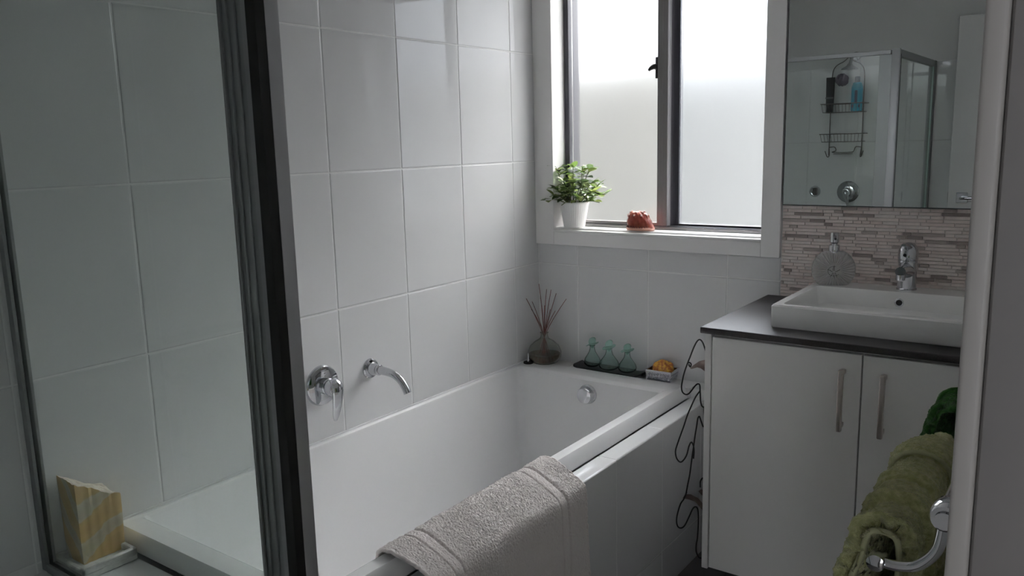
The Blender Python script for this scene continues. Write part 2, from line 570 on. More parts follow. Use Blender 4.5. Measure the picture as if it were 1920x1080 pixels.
# ------------------------------------------------------------------ room shell
wall_left = box('wall_left', -0.12, -GR, FY-0.1, 0.12, FZ, CZ, M['grout'])
tag(wall_left, kind='structure')
ys = [-0.163-0.2988*k for k in range(0, 9)]
ys = sorted([FY] + [y for y in ys if y > FY+0.01] + [0.0])
lay_tiles(wall_left, '+x', ys, [FZ, 0.115, 0.515, 0.915, 1.315, 1.715, 2.115], -T, M['tile'])
upl = box('plaster_upper', -T-0.004, -0.0005, FY, 0.0, 2.118, CZ, M['plaster'], wall_left)

WX0, WX1, WZ0, WZ1 = 0.072, 0.908, 1.045, 2.06
wall_back = boxes('wall_back', [(-0.12, WX0, GR, 0.16, FZ, CZ), (WX1, RX+0.1, GR, 0.16, FZ, CZ),
                                (WX0, WX1, GR, 0.16, FZ, WZ0), (WX0, WX1, GR, 0.16, WZ1, CZ)], M['grout'])
tag(wall_back, kind='structure')
lay_tiles(wall_back, '-y', [0.0, 0.1806, 0.4795, 0.7784, 0.961], [FZ, 0.115, 0.515, 0.915, 0.995], T, M['tile'])
box('plaster_upper', 0.961, RX, 0.0, T+0.002, 1.17, CZ, M['plaster'], wall_back)
box('plaster_over_window', 0.0, 0.961, 0.0, T+0.002, 2.14, CZ, M['plaster'], wall_back)
# mosaic splashback -----------------------------------------------------
box('mosaic_bed', 0.962, RX, 0.0, T, 0.80, 1.172, M['mosaic_grout'], wall_back)
rows = 29
z0m = 0.868; rh = (1.166-z0m)/rows
count = 0
rest = bmesh.new()
for j in range(rows):
    x = 0.963 - rnd.uniform(0, 0.05)
    za, zb = z0m+j*rh+0.0007, z0m+(j+1)*rh-0.0007
    while x < RX-0.004:
        L = rnd.choice((0.025, 0.035, 0.045, 0.06, 0.075, 0.09))
        xa, xb = max(x, 0.963), min(x+L-0.0016, RX-0.002)
        x += L
        if xb-xa < 0.004: continue
        if xa < 1.565 and count < 298 and not (zb < 0.93 and xa > 1.1 and xa < 1.56):
            me = tile_mesh(round(xb-xa, 3), round(zb-za, 4), 0.005, 0.0008, '-y', M['mosaic'][rnd.choices(range(5), (5, 5, 2.2, 3, 1))[0]])
            o = bpy.data.objects.new('mosaic_tile', me)
            COL.objects.link(o)
            o.location = ((xa+xb)/2, 0.0, (za+zb)/2)
            o.parent = wall_back
            count += 1
        else:
            bm_box(rest, xa, xb, -0.005, 0.0, za, zb)
r_ = link('mosaic_remainder', to_mesh(rest, 'mosaic_remainder'), M['mosaic'][0], wall_back)
tag(r_, kind='stuff')

DY0, DY1 = -2.80, -2.00     # doorway in the right wall
wall_right = boxes('wall_right', [(RX, RX+0.1, DY1+0.02, 0.16, FZ, CZ), (RX, RX+0.1, FY-0.1, DY0-0.02, FZ, CZ),
                                  (RX, RX+0.1, DY0-0.02, DY1+0.02, 2.06, CZ)], M['plaster'])
tag(wall_right, kind='structure')
wall_front = box('wall_front', -0.12, RX+0.1, FY-0.12, FY-GR, FZ, CZ, M['grout'])
tag(wall_front, kind='structure')
lay_tiles(wall_front, '+y', [0.0, 0.16, 0.459, 0.758, 1.057, 1.356, 1.655, RX], [FZ, 0.14, 0.54, 0.94, 1.34, 1.80], FY-T, M['tile_shower'])
box('plaster_upper', 0, RX, FY-T, FY-0.001, 1.803, CZ, M['plaster'], wall_front)

floor = box('floor', -0.12, RX+0.1, FY-0.1, 0.16, FZ-0.1, FZ-0.0015, M['grout_dark'])
tag(floor, kind='structure')
fx = [0.70, 1.0, 1.3, 1.6, RX]
fy = [FY] + [-2.7+0.3*k for k in range(0, 9)] + [0.0]
lay_tiles(floor, '+z', [0.0, 0.3, 0.6, 0.9, 1.2, 1.5, RX], fy, FZ-0.009, M['floor_tile'], t=0.009)
ceiling = box('ceiling', -0.12, RX+0.1, FY-0.1, 0.16, CZ, CZ+0.1, M['ceiling'])
tag(ceiling, kind='structure')

# hallway outside the door (behind and right of the camera)
HX = 2.95
hall = boxes('wall_hallway', [(HX, HX+0.1, -4.6, 0.4, FZ, CZ), (RX+0.1, HX, 0.3, 0.4, FZ, CZ),
                              (RX, RX+0.1, -4.6, FY-0.1, FZ, CZ)], M['plaster'])
tag(hall, kind='structure')
hall_end = boxes('wall_hallway_end', [(RX, RX+0.20, -4.7, -4.6, FZ, CZ), (HX-0.12, HX+0.1, -4.7, -4.6, FZ, CZ),  # opening in this unseen end wall is added to let fill daylight in
                                      (RX+0.20, HX-0.12, -4.7, -4.6, 2.05, CZ), (RX+0.20, HX-0.12, -4.7, -4.6, FZ, 0.06)], M['plaster'])
tag(hall_end, kind='structure')
tag(box('floor_hallway', RX+0.1, HX+0.1, -4.7, 0.4, FZ-0.1, FZ, mat('hall_carpet', (0.20, 0.185, 0.17), 0.95)), kind='structure')
tag(box('ceiling_hallway', RX+0.1, HX+0.1, -4.7, 0.4, CZ, CZ+0.1, M['ceiling']), kind='structure')

# door frame: lining (with stop) and architraves
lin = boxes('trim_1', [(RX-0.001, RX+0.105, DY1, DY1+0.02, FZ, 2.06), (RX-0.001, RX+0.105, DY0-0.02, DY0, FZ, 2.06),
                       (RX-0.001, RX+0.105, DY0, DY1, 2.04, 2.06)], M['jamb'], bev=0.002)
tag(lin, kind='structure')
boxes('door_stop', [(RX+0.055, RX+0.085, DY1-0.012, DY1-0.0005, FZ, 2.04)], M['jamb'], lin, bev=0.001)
arc = boxes('trim_2', [(RX-0.0175, RX-0.0015, DY1-0.001, DY1+0.065, FZ, 2.12), (RX-0.0175, RX-0.0015, DY0-0.049, DY0+0.001, FZ, 2.12),
                       (RX-0.0175, RX-0.0015, DY0, DY1, 2.043, 2.12)], M['architrave'], bev=0.004, seg=3)
tag(arc, kind='structure')

# door leaf, opened against the front wall
door = empty('door_1', kind='structure', loc=(0, 0, 0))
DLX0, DLX1, DLY = 1.00, 1.725, -2.775
box('door_leaf', DLX0, DLX1, DLY-0.036, DLY, FZ+0.012, 2.03, M['trim'], door, bev=0.002)
hp = box('handle_rose', DLX0+0.045, DLX0+0.105, DLY, DLY+0.008, 0.98, 1.04, M['chrome'], door, bev=0.002)
tube('lever', [(DLX0+0.075, DLY+0.006, 1.01), (DLX0+0.075, DLY+0.045, 1.01), (DLX0+0.09, DLY+0.056, 1.011), (DLX0+0.19, DLY+0.056, 1.013)], 0.009, M['chrome'], hp, samples=16)
box('latch_plate', DLX0-0.0015, DLX0+0.001, DLY-0.03, DLY-0.006, 0.98, 1.04, M['black'], door)

# ------------------------------------------------------------------ outside
tag(box('ground', -6, 8, 0.17, 12, -0.45, -0.40, M['concrete']), kind='structure')
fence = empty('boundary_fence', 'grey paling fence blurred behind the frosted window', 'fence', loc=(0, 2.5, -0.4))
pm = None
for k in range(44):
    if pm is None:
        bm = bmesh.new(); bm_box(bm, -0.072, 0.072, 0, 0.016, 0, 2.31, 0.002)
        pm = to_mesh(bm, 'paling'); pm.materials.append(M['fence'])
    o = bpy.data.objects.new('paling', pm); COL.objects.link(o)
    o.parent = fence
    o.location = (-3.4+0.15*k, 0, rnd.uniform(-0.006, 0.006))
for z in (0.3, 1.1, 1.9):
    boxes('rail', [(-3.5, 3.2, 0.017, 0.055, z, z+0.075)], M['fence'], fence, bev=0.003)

# ------------------------------------------------------------------ window
win = empty('window_1', kind='structure')
# architraves (flush white boards on the wall)
boxes('architrave', [(0.001, 0.085, -0.018, 0.0, 0.995, 2.14), ], M['trim'], win, bev=0.0012)
boxes('architrave', [(0.897, 0.960, -0.018, 0.0, 0.995, 2.14)], M['trim'], win, bev=0.0012)
boxes('architrave', [(0.085, 0.897, -0.018, 0.0, 0.995, 1.045)], M['trim'], win, bev=0.0012)
boxes('architrave', [(0.085, 0.897, -0.018, 0.0, 2.045, 2.14)], M['trim'], win, bev=0.0012)
# reveal boards
boxes('reveal_board', [(0.0725, 0.081, -0.002, 0.098, 1.046, 2.058)], M['trim'], win, bev=0.001)
boxes('reveal_board', [(0.899, 0.9075, -0.002, 0.098, 1.046, 2.058)], M['trim'], win, bev=0.001)
boxes('reveal_board', [(0.0815, 0.8985, -0.002, 0.098, 2.050, 2.058)], M['trim'], win, bev=0.001)
boxes('sill_board', [(0.0815, 0.8985, 0.004, 0.098, 1.0505, 1.060)], M['trim'], win, bev=0.001)
boxes('sill_nosing', [(0.0855, 0.8965, -0.022, 0.0035, 1.0455, 1.0535)], M['trim'], win, bev=0.0015)
fr = boxes('window_frame', [(0.0825, 0.103, 0.075, 0.155, 1.0605, 2.048), (0.878, 0.8975, 0.075, 0.155, 1.0605, 2.048),
                            (0.103, 0.878, 0.075, 0.155, 2.030, 2.048), (0.103, 0.878, 0.100, 0.155, 1.0605, 1.072)], M['win_alu_dark'], win, bev=0.001)
boxes('bottom_track', [(0.103, 0.878, 0.068, 0.074, 1.0605, 1.066), (0.103, 0.878, 0.080, 0.086, 1.0605, 1.070)], M['win_alu'], fr, bev=0.001)
# sliding sash (left, nearer) and fixed light (right, farther)
def outer_face(o):
    o.data.materials.append(M['pane_outer'])
    for p in o.data.polygons:
        p.material_index = 0 if p.normal.y < -0.5 else 1
ss = empty('sliding_sash'); ss.parent = win
boxes('sash_rail', [(0.104, 0.470, 0.090, 0.110, 1.0725, 1.083), (0.104, 0.470, 0.090, 0.110, 2.012, 2.029)], M['win_alu'], ss, bev=0.001)
boxes('sash_stile', [(0.470, 0.5135, 0.086, 0.112, 1.0725, 2.029)], M['win_alu'], ss, bev=0.0015)
boxes('sash_stile', [(0.4925, 0.5137, 0.081, 0.0865, 1.0725, 2.029)], M['win_alu'], ss, bev=0.0015)
boxes('pane', [(0.1045, 0.4695, 0.098, 0.103, 1.0835, 2.0115)], M['pane_left'], ss)
outer_face(bpy.data.objects['pane'])
fs = empty('fixed_light'); fs.parent = win
boxes('fixed_stile', [(0.500, 0.5405, 0.122, 0.150, 1.0725, 2.029)], M['win_alu_dark'], fs, bev=0.0015)
boxes('fixed_rail', [(0.541, 0.8775, 0.122, 0.150, 1.0725, 1.079), (0.541, 0.8775, 0.122, 0.150, 2.012, 2.029)], M['win_alu_dark'], fs, bev=0.001)
boxes('pane', [(0.541, 0.8775, 0.134, 0.139, 1.0795, 2.0115)], M['pane_right'], fs)
outer_face(bpy.data.objects['pane.001'])
la = boxes('latch', [(0.4635, 0.4705, 0.082, 0.092, 1.602, 1.676)], M['black'], ss, bev=0.001)
tube('latch_lever', [(0.468, 0.083, 1.642), (0.460, 0.078, 1.643), (0.449, 0.074, 1.637), (0.442, 0.072, 1.630)], [0.011, 0.010, 0.007, 0.004], M['black'], ss, samples=12)

# ------------------------------------------------------------------ mirror
mir = empty('wall_mirror', 'large frameless mirror above the mosaic splashback reflecting the shower', 'mirror', loc=(0.966, -0.008, 1.168), rz=math.radians(-0.55))
box('mirror_backing', 0.0, 0.78, -0.0125, -0.008, 0.0, 0.95, M['mirror_edge'], mir)
box('mirror_glass', 0.003, 0.777, -0.0155, -0.013, 0.003, 0.947, M['mirror'], mir, bev=0.0)

# ------------------------------------------------------------------ bath surround: tiled ledges + tiled front
DKZ, BKZ = 0.495, 0.530
sur = boxes('bath_surround', [(0.001, 0.690, -2.02, -1.80, FZ, DKZ-0.001-GR), (0.690, 0.745-GR, -2.02, -0.0865, FZ, DKZ-0.001-GR), (0.690, 0.745-GR, -0.0865, -0.001, FZ, BKZ-0.001-GR),
                              (0.001, 0.690, -0.085, -0.001, FZ, BKZ-0.001-GR)], M['grout'])
tag(sur, 'white tiled ledge and front panel boxing in the bathtub', 'bath surround')
jy = [-2.02, -1.925, -1.625, -1.325, -1.025, -0.725, -0.425, -0.125, 0.0]
lay_tiles(sur, '+z', [0.684, 0.745], [-2.02, -1.925, -1.625, -1.325, -1.025, -0.725, -0.425, -0.087], DKZ-T-0.001, M['tile'])
lay_tiles(sur, '+x', jy, [FZ, 0.080, DKZ-0.001], 0.745-T, M['tile'])
lay_tiles(sur, '+z', [0.001, 0.302, 0.603, 0.683], [-2.02, -1.795], DKZ-T-0.001, M['tile'])
lay_tiles(sur, '+z', [0.001, 0.1806, 0.4795, 0.684, 0.745], [-0.084, -0.001], BKZ-T-0.001, M['tile'])
box('ledge_corner_riser', 0.684, 0.745, -0.086, -0.084, DKZ, BKZ-0.002, M['tile'], sur)

# ------------------------------------------------------------------ bathtub
def make_tub():
    t = empty('bathtub', 'long white acrylic bathtub set into tiled surround below window', 'bathtub', loc=(0.0, 0.0, 0.0))
    X0, X1, Y0, Y1, Z = 0.002, 0.668, -1.778, -0.087, 0.537
    def rrect(x0, x1, y0, y1, r, z, n=10):
        pts = []
        for cx, cy, a0 in ((x1-r, y1-r, 0), (x0+r, y1-r, 90), (x0+r, y0+r, 180), (x1-r, y0+r, 270)):
            for k in range(n+1):
                a = math.radians(a0+90*k/n)
                pts.append((cx+r*math.cos(a), cy+r*math.sin(a), z))
        return pts
    loops = [rrect(X0, X1+0.012, Y0-0.006, Y1, 0.008, 0.494),
             rrect(X0, X1+0.010, Y0-0.004, Y1, 0.008, 0.510),
             rrect(X0, X1+0.002, Y0, Y1, 0.008, Z-0.006),
             rrect(X0+0.002, X1-0.003, Y0+0.004, Y1-0.004, 0.008, Z),
             rrect(0.012, 0.634, Y0+0.050, -0.165, 0.014, Z),
             rrect(0.017, 0.629, Y0+0.055, -0.172, 0.016, Z-0.003),
             rrect(0.020, 0.625, Y0+0.060, -0.180, 0.018, Z-0.012),
             rrect(0.050, 0.600, Y0+0.130, -0.215, 0.030, 0.30),
             rrect(0.065, 0.585, Y0+0.190, -0.240, 0.045, 0.16),
             rrect(0.085, 0.565, Y0+0.240, -0.270, 0.060, 0.115),
             rrect(0.120, 0.530, Y0+0.290, -0.310, 0.060, 0.105)]
    bm = bmesh.new()
    R = [[bm.verts.new(p) for p in L] for L in loops]
    n = len(R[0])
    for a, b in zip(R[:-1], R[1:]):
        for k in range(n):
            bm.faces.new((a[k], a[(k+1) % n], b[(k+1) % n], b[k]))
    bm.faces.new(R[-1])
    bmesh.ops.recalc_face_normals(bm, faces=bm.faces)
    o = link('tub_shell', to_mesh(bm, 'tub_shell', 28), M['acrylic'], t)
    # overflow / waste control on the window-end wall
    ov = lathe('overflow_knob', [(0.036, 0.0), (0.036, -0.006), (0.033, -0.010), (0.031, -0.012), (0.0315, -0.026), (0.028, -0.033), (0.016, -0.036), (0.004, -0.037)],
               M['chrome'], t, n=36, origin=(0.335, -0.190, 0.478), axis='y')
    return t
make_tub()
box('trim_3', 0.0, 0.004, -1.778, -0.087, 0.535, 0.542, M['mortar_white'])['kind'] = 'structure'

# chrome bath mixer and spout on the left wall
mx = empty('bath_mixer', 'chrome round bath mixer with lever handle pointing down on tiled wall', 'tap', loc=(0, -1.14, 0.705))
lathe('wall_plate', [(0.060, 0.0), (0.060, 0.004), (0.056, 0.010), (0.044, 0.014), (0.026, 0.016)], M['chrome'], mx, n=48, axis='x')
lathe('hub', [(0.0235, 0.012), (0.0235, 0.030), (0.022, 0.032), (0.022, 0.035), (0.0245, 0.037), (0.0245, 0.058), (0.021, 0.066), (0.012, 0.071), (0.003, 0.072)], M['chrome'], mx, n=36, axis='x')
tube('lever', [(0.050, 0.0, 0.024), (0.064, 0.0, 0.014), (0.069, 0.0, -0.010), (0.064, 0.0, -0.045), (0.056, 0.0, -0.080), (0.052, 0.0, -0.098)],
     [0.013, 0.019, 0.0205, 0.018, 0.013, 0.0065], M['chrome'], mx, n=16, flat=0.45, up=(1, 0, 0), samples=26)
sp = empty('bath_spout', 'curved chrome bath spout projecting from tiled wall', 'tap', loc=(0, -0.945, 0.709))
lathe('flange', [(0.031, 0.0), (0.031, 0.005), (0.028, 0.009), (0.020, 0.011), (0.0185, 0.022), (0.0155, 0.030), (0.0150, 0.036)], M['chrome'], sp, n=36, axis='x')
lathe('collar', [(0.0155, 0.034), (0.0165, 0.036), (0.0165, 0.044), (0.0150, 0.046)], M['chrome'], sp, n=30, axis='x')
tube('spout_pipe', [(0.040, 0, 0.0), (0.075, 0, -0.001), (0.105, 0, -0.006), (0.130, 0, -0.020), (0.147, 0, -0.040), (0.156, 0, -0.056)], [0.0135, 0.0125, 0.0118, 0.0115, 0.0115, 0.0118], M['chrome'], sp, n=20, samples=26)

# plug on the rim corner
pl = empty('bath_plug', 'small black bath plug with chrome stem on tub rim corner', 'plug', loc=(0.030, -0.130, 0.5375))
lathe('rubber_disc', [(0.019, 0.0), (0.020, 0.003), (0.019, 0.006), (0.009, 0.008)], M['matt_black'], pl, n=24)
lathe('plug_stem', [(0.006, 0.007), (0.0035, 0.010), (0.0035, 0.034), (0.0045, 0.036), (0.0045, 0.042), (0.002, 0.044)], M['chrome'], pl, n=12)

# ------------------------------------------------------------------ reed diffuser
df = empty('reed_diffuser', 'round glass reed diffuser with red-brown reeds in the corner behind bathtub', 'diffuser', loc=(0.072, -0.078, BKZ))
S = 0.90
prof = [(0.004, 0.001), (0.040, 0.001), (0.058, 0.014), (0.066, 0.032), (0.066, 0.050), (0.056, 0.074), (0.036, 0.092), (0.018, 0.102), (0.014, 0.112), (0.014, 0.122), (0.017, 0.126),
        (0.0115, 0.126), (0.0115, 0.112), (0.016, 0.099), (0.034, 0.088), (0.053, 0.072), (0.063, 0.050), (0.063, 0.032), (0.055, 0.017), (0.038, 0.005), (0.004, 0.005)]
bt = lathe('bottle', prof, M['bottle_clear'], df, n=40, ang=60, close=True)
lathe('diffuser_oil', [(0.004, 0.006), (0.037, 0.006), (0.054, 0.018), (0.0615, 0.032), (0.0620, 0.042), (0.004, 0.042)], M['oil'], df, n=32)
# reeds: (lean x, lean y, height)
RD = [(-0.100, -0.020, 0.300), (-0.090, 0.030, 0.262), (-0.052, -0.01, 0.215), (-0.035, 0.030, 0.255), (-0.014, -0.010, 0.318), (-0.004, 0.012, 0.230),
      (0.012, 0.035, 0.290), (0.020, -0.008, 0.300), (0.030, 0.000, 0.220), (0.058, 0.000, 0.285), (0.088, 0.025, 0.262), (0.040, 0.02, 0.212)]
for dx, dy, h in RD:
    a = rnd.uniform(0, 6.28)
    k = -0.35
    p0 = Vector((dx*k*0.9, dy*k*0.9, 0.010))
    p1 = Vector((dx*0.05, dy*0.05, 0.118))
    p2 = Vector((dx*0.55, dy*0.55, 0.118+(h-0.118)*0.6)) + Vector((rnd.uniform(-.003, .003), rnd.uniform(-.003, .003), 0))
    p3 = Vector((dx, dy, h))
    tube('reed', [p0, p1, p2, p3], [0.0013, 0.0014, 0.0013, 0.0012], M['reed'], df, n=6, samples=10)

# ------------------------------------------------------------------ slate tray and three green bottles
tr = empty('slate_tray', 'black slate tray with upturned ends under green bottles', 'tray', loc=(0.345, -0.046, BKZ))
xs = np.linspace(-0.140, 0.150, 30)
bm = bmesh.new()
prev = None
prof_t = []
for x in xs:
    lift = max(0, (abs(x)-0.10)/0.05)**2*0.012
    prof_t.append((x, lift))
top, bot = [], []
for x, l in prof_t:
    row = []
    for y in (-0.036, -0.030, 0.030, 0.036):
        e = 0.002 if abs(y) > 0.033 else 0.0
        row.append((bm.verts.new((x, y, 0.010+l-e)), bm.verts.new((x, y, 0.001+l*0.9))))
    top.append(row)
for a, b in zip(top[:-1], top[1:]):
    for k in range(3):
        bm.faces.new((a[k][0], b[k][0], b[k+1][0], a[k+1][0]))
        bm.faces.new((a[k][1], a[k+1][1], b[k+1][1], b[k][1]))
    bm.faces.new((a[0][0], a[0][1], b[0][1], b[0][0]))
    bm.faces.new((a[3][0], b[3][0], b[3][1], a[3][1]))
for row in (top[0], top[-1]):
    for k in range(3):
        bm.faces.new((row[k][0], row[k+1][0], row[k+1][1], row[k][1]))
bmesh.ops.recalc_face_normals(bm, faces=bm.faces)
link('tray_slab', to_mesh(bm, 'tray_slab', 40), M['slate'], tr)

bprof = [(0.003, 0.001), (0.024, 0.001), (0.033, 0.008), (0.035, 0.018), (0.031, 0.030), (0.022, 0.043), (0.014, 0.056), (0.0105, 0.068), (0.0105, 0.078), (0.0135, 0.081),
         (0.0080, 0.081), (0.0080, 0.068), (0.0115, 0.056), (0.0195, 0.043), (0.0285, 0.030), (0.0325, 0.018), (0.0305, 0.010), (0.022, 0.004), (0.003, 0.004)]
def green_bottle(name, x, y, sx, h, rz, label, tilt):
    b = empty(name, label, 'bottle', 'green glass bottles on the slate tray', loc=(x, y, BKZ+0.0105), rz=rz)
    lathe('glass_body', [(r*sx, z*h) for r, z in bprof], M['bottle_green'], b, n=30, ang=60, close=True)
    bm = bmesh.new()
    lathe_bm(bm, [(0.004, 0.070), (0.0072, 0.079), (0.0075, 0.083), (0.024, 0.0835), (0.0255, 0.0855), (0.022, 0.0875), (0.013, 0.089), (0.0145, 0.096), (0.0140, 0.103), (0.010, 0.109), (0.003, 0.112)], 26)
    bmesh.ops.recalc_face_normals(bm, faces=bm.faces)
    for v in bm.verts:
        if v.co.z > 0.0825:
            v.co.z += v.co.x*tilt
            v.co.z += 0.0015*math.sin(3*math.atan2(v.co.y, v.co.x))*(1 if math.hypot(v.co.x, v.co.y) > 0.018 else 0)
    for v in bm.verts: v.co.z *= h
    link('stopper', to_mesh(bm, 'stopper', 50), M['stopper_green'], b)
green_bottle('glass_bottle', 0.268, -0.044, 0.92, 1.0, 0.0, 'slim pale green glass bottle nearest the reed diffuser on tray', 0.30)
green_bottle('glass_bottle', 0.345, -0.052, 1.12, 1.0, 0.5, 'squat pale green glass bottle in the middle of the three', 0.28)
green_bottle('glass_bottle', 0.420, -0.048, 1.0, 0.95, 0.2, 'pale green glass bottle with round stopper nearest the soap dish', 0.22)

# ------------------------------------------------------------------ embossed tin with soap
tn = empty('soap_tin', 'silver embossed square tin beside the slate tray', 'tin', loc=(0.560, -0.046, BKZ), rz=math.radians(3))
bm = bmesh.new()
def frus(bm, x0, x1, y0, y1, x0b, x1b, y0b, y1b, z0, z1):
    a = [bm.verts.new(p) for p in ((x0, y0, z0), (x1, y0, z0), (x1, y1, z0), (x0, y1, z0))]
    b = [bm.verts.new(p) for p in ((x0b, y0b, z1), (x1b, y0b, z1), (x1b, y1b, z1), (x0b, y1b, z1))]
    for k in range(4):
        bm.faces.new((a[k], a[(k+1) % 4], b[(k+1) % 4], b[k]))
    return a, b
a, b = frus(bm, -0.044, 0.044, -0.033, 0.033, -0.050, 0.050, -0.038, 0.038, 0.004, 0.040)
bm.faces.new(list(reversed(a)))
c, d = frus(bm, -0.050, 0.050, -0.038, 0.038, -0.046, 0.046, -0.034, 0.034, 0.040, 0.0405)
e, f = frus(bm, -0.046, 0.046, -0.034, 0.034, -0.041, 0.041, -0.030, 0.030, 0.0405, 0.008)
bm.faces.new(f)
bm_box(bm, -0.051, 0.051, -0.039, -0.034, 0.038, 0.042, 0.001)
bm_box(bm, -0.051, 0.051, 0.034, 0.039, 0.038, 0.042, 0.001)
bm_box(bm, -0.051, -0.046, -0.039, 0.039, 0.038, 0.042, 0.001)
bm_box(bm, 0.046, 0.051, -0.039, 0.039, 0.038, 0.042, 0.001)
for sx in (-0.038, 0.038):
    for sy in (-0.027, 0.027):
        bm_box(bm, sx-0.006, sx+0.006, sy-0.006, sy+0.006, 0.0, 0.005, 0.001)
bmesh.ops.remove_doubles(bm, verts=bm.verts, dist=1e-5)
link('tin_body', to_mesh(bm, 'tin_body'), M['tin'], tn)
bm = bmesh.new()    # embossed scrolls: rows of small rings and dots on the front and side
for r in range(2):
    for k in range(8):
        x = -0.036+0.0103*k+(0.003 if r else 0)
        z = 0.0145+0.0125*r
        y = -0.0345-(z-0.004)/0.036*0.005
        ring = []
        for q in range(11):
            an = 2*PI*q/10*0.85+k
            ring.append((x+0.0042*math.cos(an), y, z+0.0042*math.sin(an)))
        tube_bm(bm, ring, 0.0011, 5)
        bmesh.ops.create_icosphere(bm, subdivisions=1, radius=0.0017, matrix=Matrix.Translation((x, y, z)))
for k in range(6):
    y = -0.026+0.0103*k
    for r in range(2):
        z = 0.0145+0.0125*r
        x = 0.0455+(z-0.004)/0.036*0.006
        bmesh.ops.create_icosphere(bm, subdivisions=1, radius=0.003, matrix=Matrix.Translation((x-0.001, y, z)))
link('embossed_scrolls', to_mesh(bm, 'embossed_scrolls', 60), M['tin'], tn)
bm = bmesh.new()
bmesh.ops.create_icosphere(bm, subdivisions=4, radius=1.0)
for v in bm.verts:
    p = v.co
    s = 1+0.08*math.sin(6*p.x+2)*math.cos(5*p.y)
    v.co = Vector((0.0385*np.sign(p.x)*abs(p.x)**0.7*s, 0.027*np.sign(p.y)*abs(p.y)**0.7*s, 0.031*p.z*s))
so = link('amber_soap', to_mesh(bm, 'amber_soap', 60), M['soap'])
so.location = (0.564, -0.043, BKZ+0.041)
so.rotation_euler = (0.12, 0.10, -0.2)
tag(so, 'amber and yellow soap lump sitting in the silver tin', 'soap')

# ------------------------------------------------------------------ onyx block on marble dish (behind the shower glass)
di = empty('marble_dish', 'square grey marble dish on tiled ledge behind shower glass', 'dish', loc=(0.066, -1.862, DKZ))
bm = bmesh.new()
hw = 0.0625
bm_box(bm, -hw, hw, -hw, hw, 0.0, 0.014, 0.002)
for b_ in ((-hw, hw, -hw, -hw+0.012), (-hw, hw, hw-0.012, hw), (-hw, -hw+0.012, -hw, hw), (hw-0.012, hw, -hw, hw)):
    bm_box(bm, *b_, 0.012, 0.028, 0.0025)
link('dish_body', to_mesh(bm, 'dish_body', 40), M['marble'], di)
on = empty('onyx_block', 'rough-topped banded yellow onyx block on the marble dish', 'stone', loc=(0.045, -1.848, DKZ+0.0142))
nx = 14
def onyx_top(x, y):
    # x, y in -1..1; highest at the end near the shower, falling towards the window
    return 0.158 - 0.029*y - 0.002*x + 0.003*math.sin(2.4*x+1.2)*math.cos(2.1*y) + 0.002*math.sin(5*y+3*x)
bm = bmesh.new()
hx, hy = 0.036, 0.047
topv = [[bm.verts.new((hx*(-1+2*i/nx)*1.06+0.001*math.sin(j*2.1), hy*(-1+2*j/nx)*1.03, onyx_top(-1+2*i/nx, -1+2*j/nx)+rng.uniform(-.0015, .0015))) for j in range(nx+1)] for i in range(nx+1)]
tf = []
for i in range(nx):
    for j in range(nx):
        tf.append(bm.faces.new((topv[i][j], topv[i+1][j], topv[i+1][j+1], topv[i][j+1])))
border = [topv[i][0] for i in range(nx)] + [topv[nx][j] for j in range(nx)] + [topv[i][nx] for i in range(nx, 0, -1)] + [topv[0][j] for j in range(nx, 0, -1)]
lev = [border]
for zf in (0.66, 0.33, 0.0):
    lev.append([bm.verts.new((v.co.x*(0.95+0.05*zf)+0.0007*math.sin(9*v.co.y*50+zf*7), v.co.y*(0.97+0.03*zf), v.co.z*zf)) for v in border])
nb = len(border)
for a, b in zip(lev[:-1], lev[1:]):
    for k in range(nb):
        bm.faces.new((a[k], b[k], b[(k+1) % nb], a[(k+1) % nb]))
bm.faces.new(list(reversed(lev[-1])))
bmesh.ops.recalc_face_normals(bm, faces=bm.faces)
for f_ in tf: f_.material_index = 1
me = to_mesh(bm, 'stone_block', 30)
o = link('stone_block', me, M['onyx'], on)
me.materials.append(M['onyx_top'])

# ------------------------------------------------------------------ shower enclosure
sh = empty('shower_screen', 'framed glass shower enclosure with corner post beside the bath', 'shower screen', loc=(0, 0, 0))
SY = -1.935
ZT = 1.800
box('fixed_glass', 0.022, 0.795, SY-0.003, SY+0.003, DKZ+0.022, ZT-0.022, M['shower_glass'], sh)
boxes('wall_channel', [(0.001, 0.022, SY-0.011, SY-0.004, DKZ+0.003, ZT), (0.001, 0.022, SY+0.004, SY+0.011, DKZ+0.003, ZT), (0.001, 0.004, SY-0.004, SY+0.004, DKZ+0.003, ZT)], M['alu_inner'], sh, bev=0.001)
boxes('bottom_channel', [(0.022, 0.740, SY-0.011, SY-0.004, DKZ+0.001, DKZ+0.020), (0.022, 0.740, SY+0.004, SY+0.011, DKZ+0.001, DKZ+0.020)], M['alu_inner'], sh, bev=0.001)
boxes('top_rail', [(0.001, 0.84, SY-0.014, SY+0.014, ZT-0.022, ZT)], M['alu'], sh, bev=0.002)
# panel stile with ridges (seen left of the corner post)
boxes('panel_stile', [(0.786, 0.845, SY-0.010, SY+0.010, FZ+0.02, ZT-0.022), (0.795, 0.7985, SY-0.015, SY-0.010, FZ+0.02, ZT-0.022),
                      (0.8080, 0.8125, SY-0.014, SY-0.010, FZ+0.02, ZT-0.022), (0.822, 0.830, SY-0.0135, SY-0.010, FZ+0.02, ZT-0.022), (0.8452, 0.8632, SY-0.0165, SY-0.0048, FZ+0.02, ZT-0.022)], M['alu_inner'], sh, bev=0.001)
post = boxes('corner_post', [(0.8455, 0.884, SY-0.0045, SY+0.019, FZ+0.02, ZT+0.004)], M['alu'], sh, bev=0.003, seg=2)
boxes('post_black_strip', [(0.8635, 0.8835, SY-0.0205, SY-0.0048, FZ+0.02, ZT-0.022)], M['matt_black'], sh)  # black strip along the shower side of the corner post
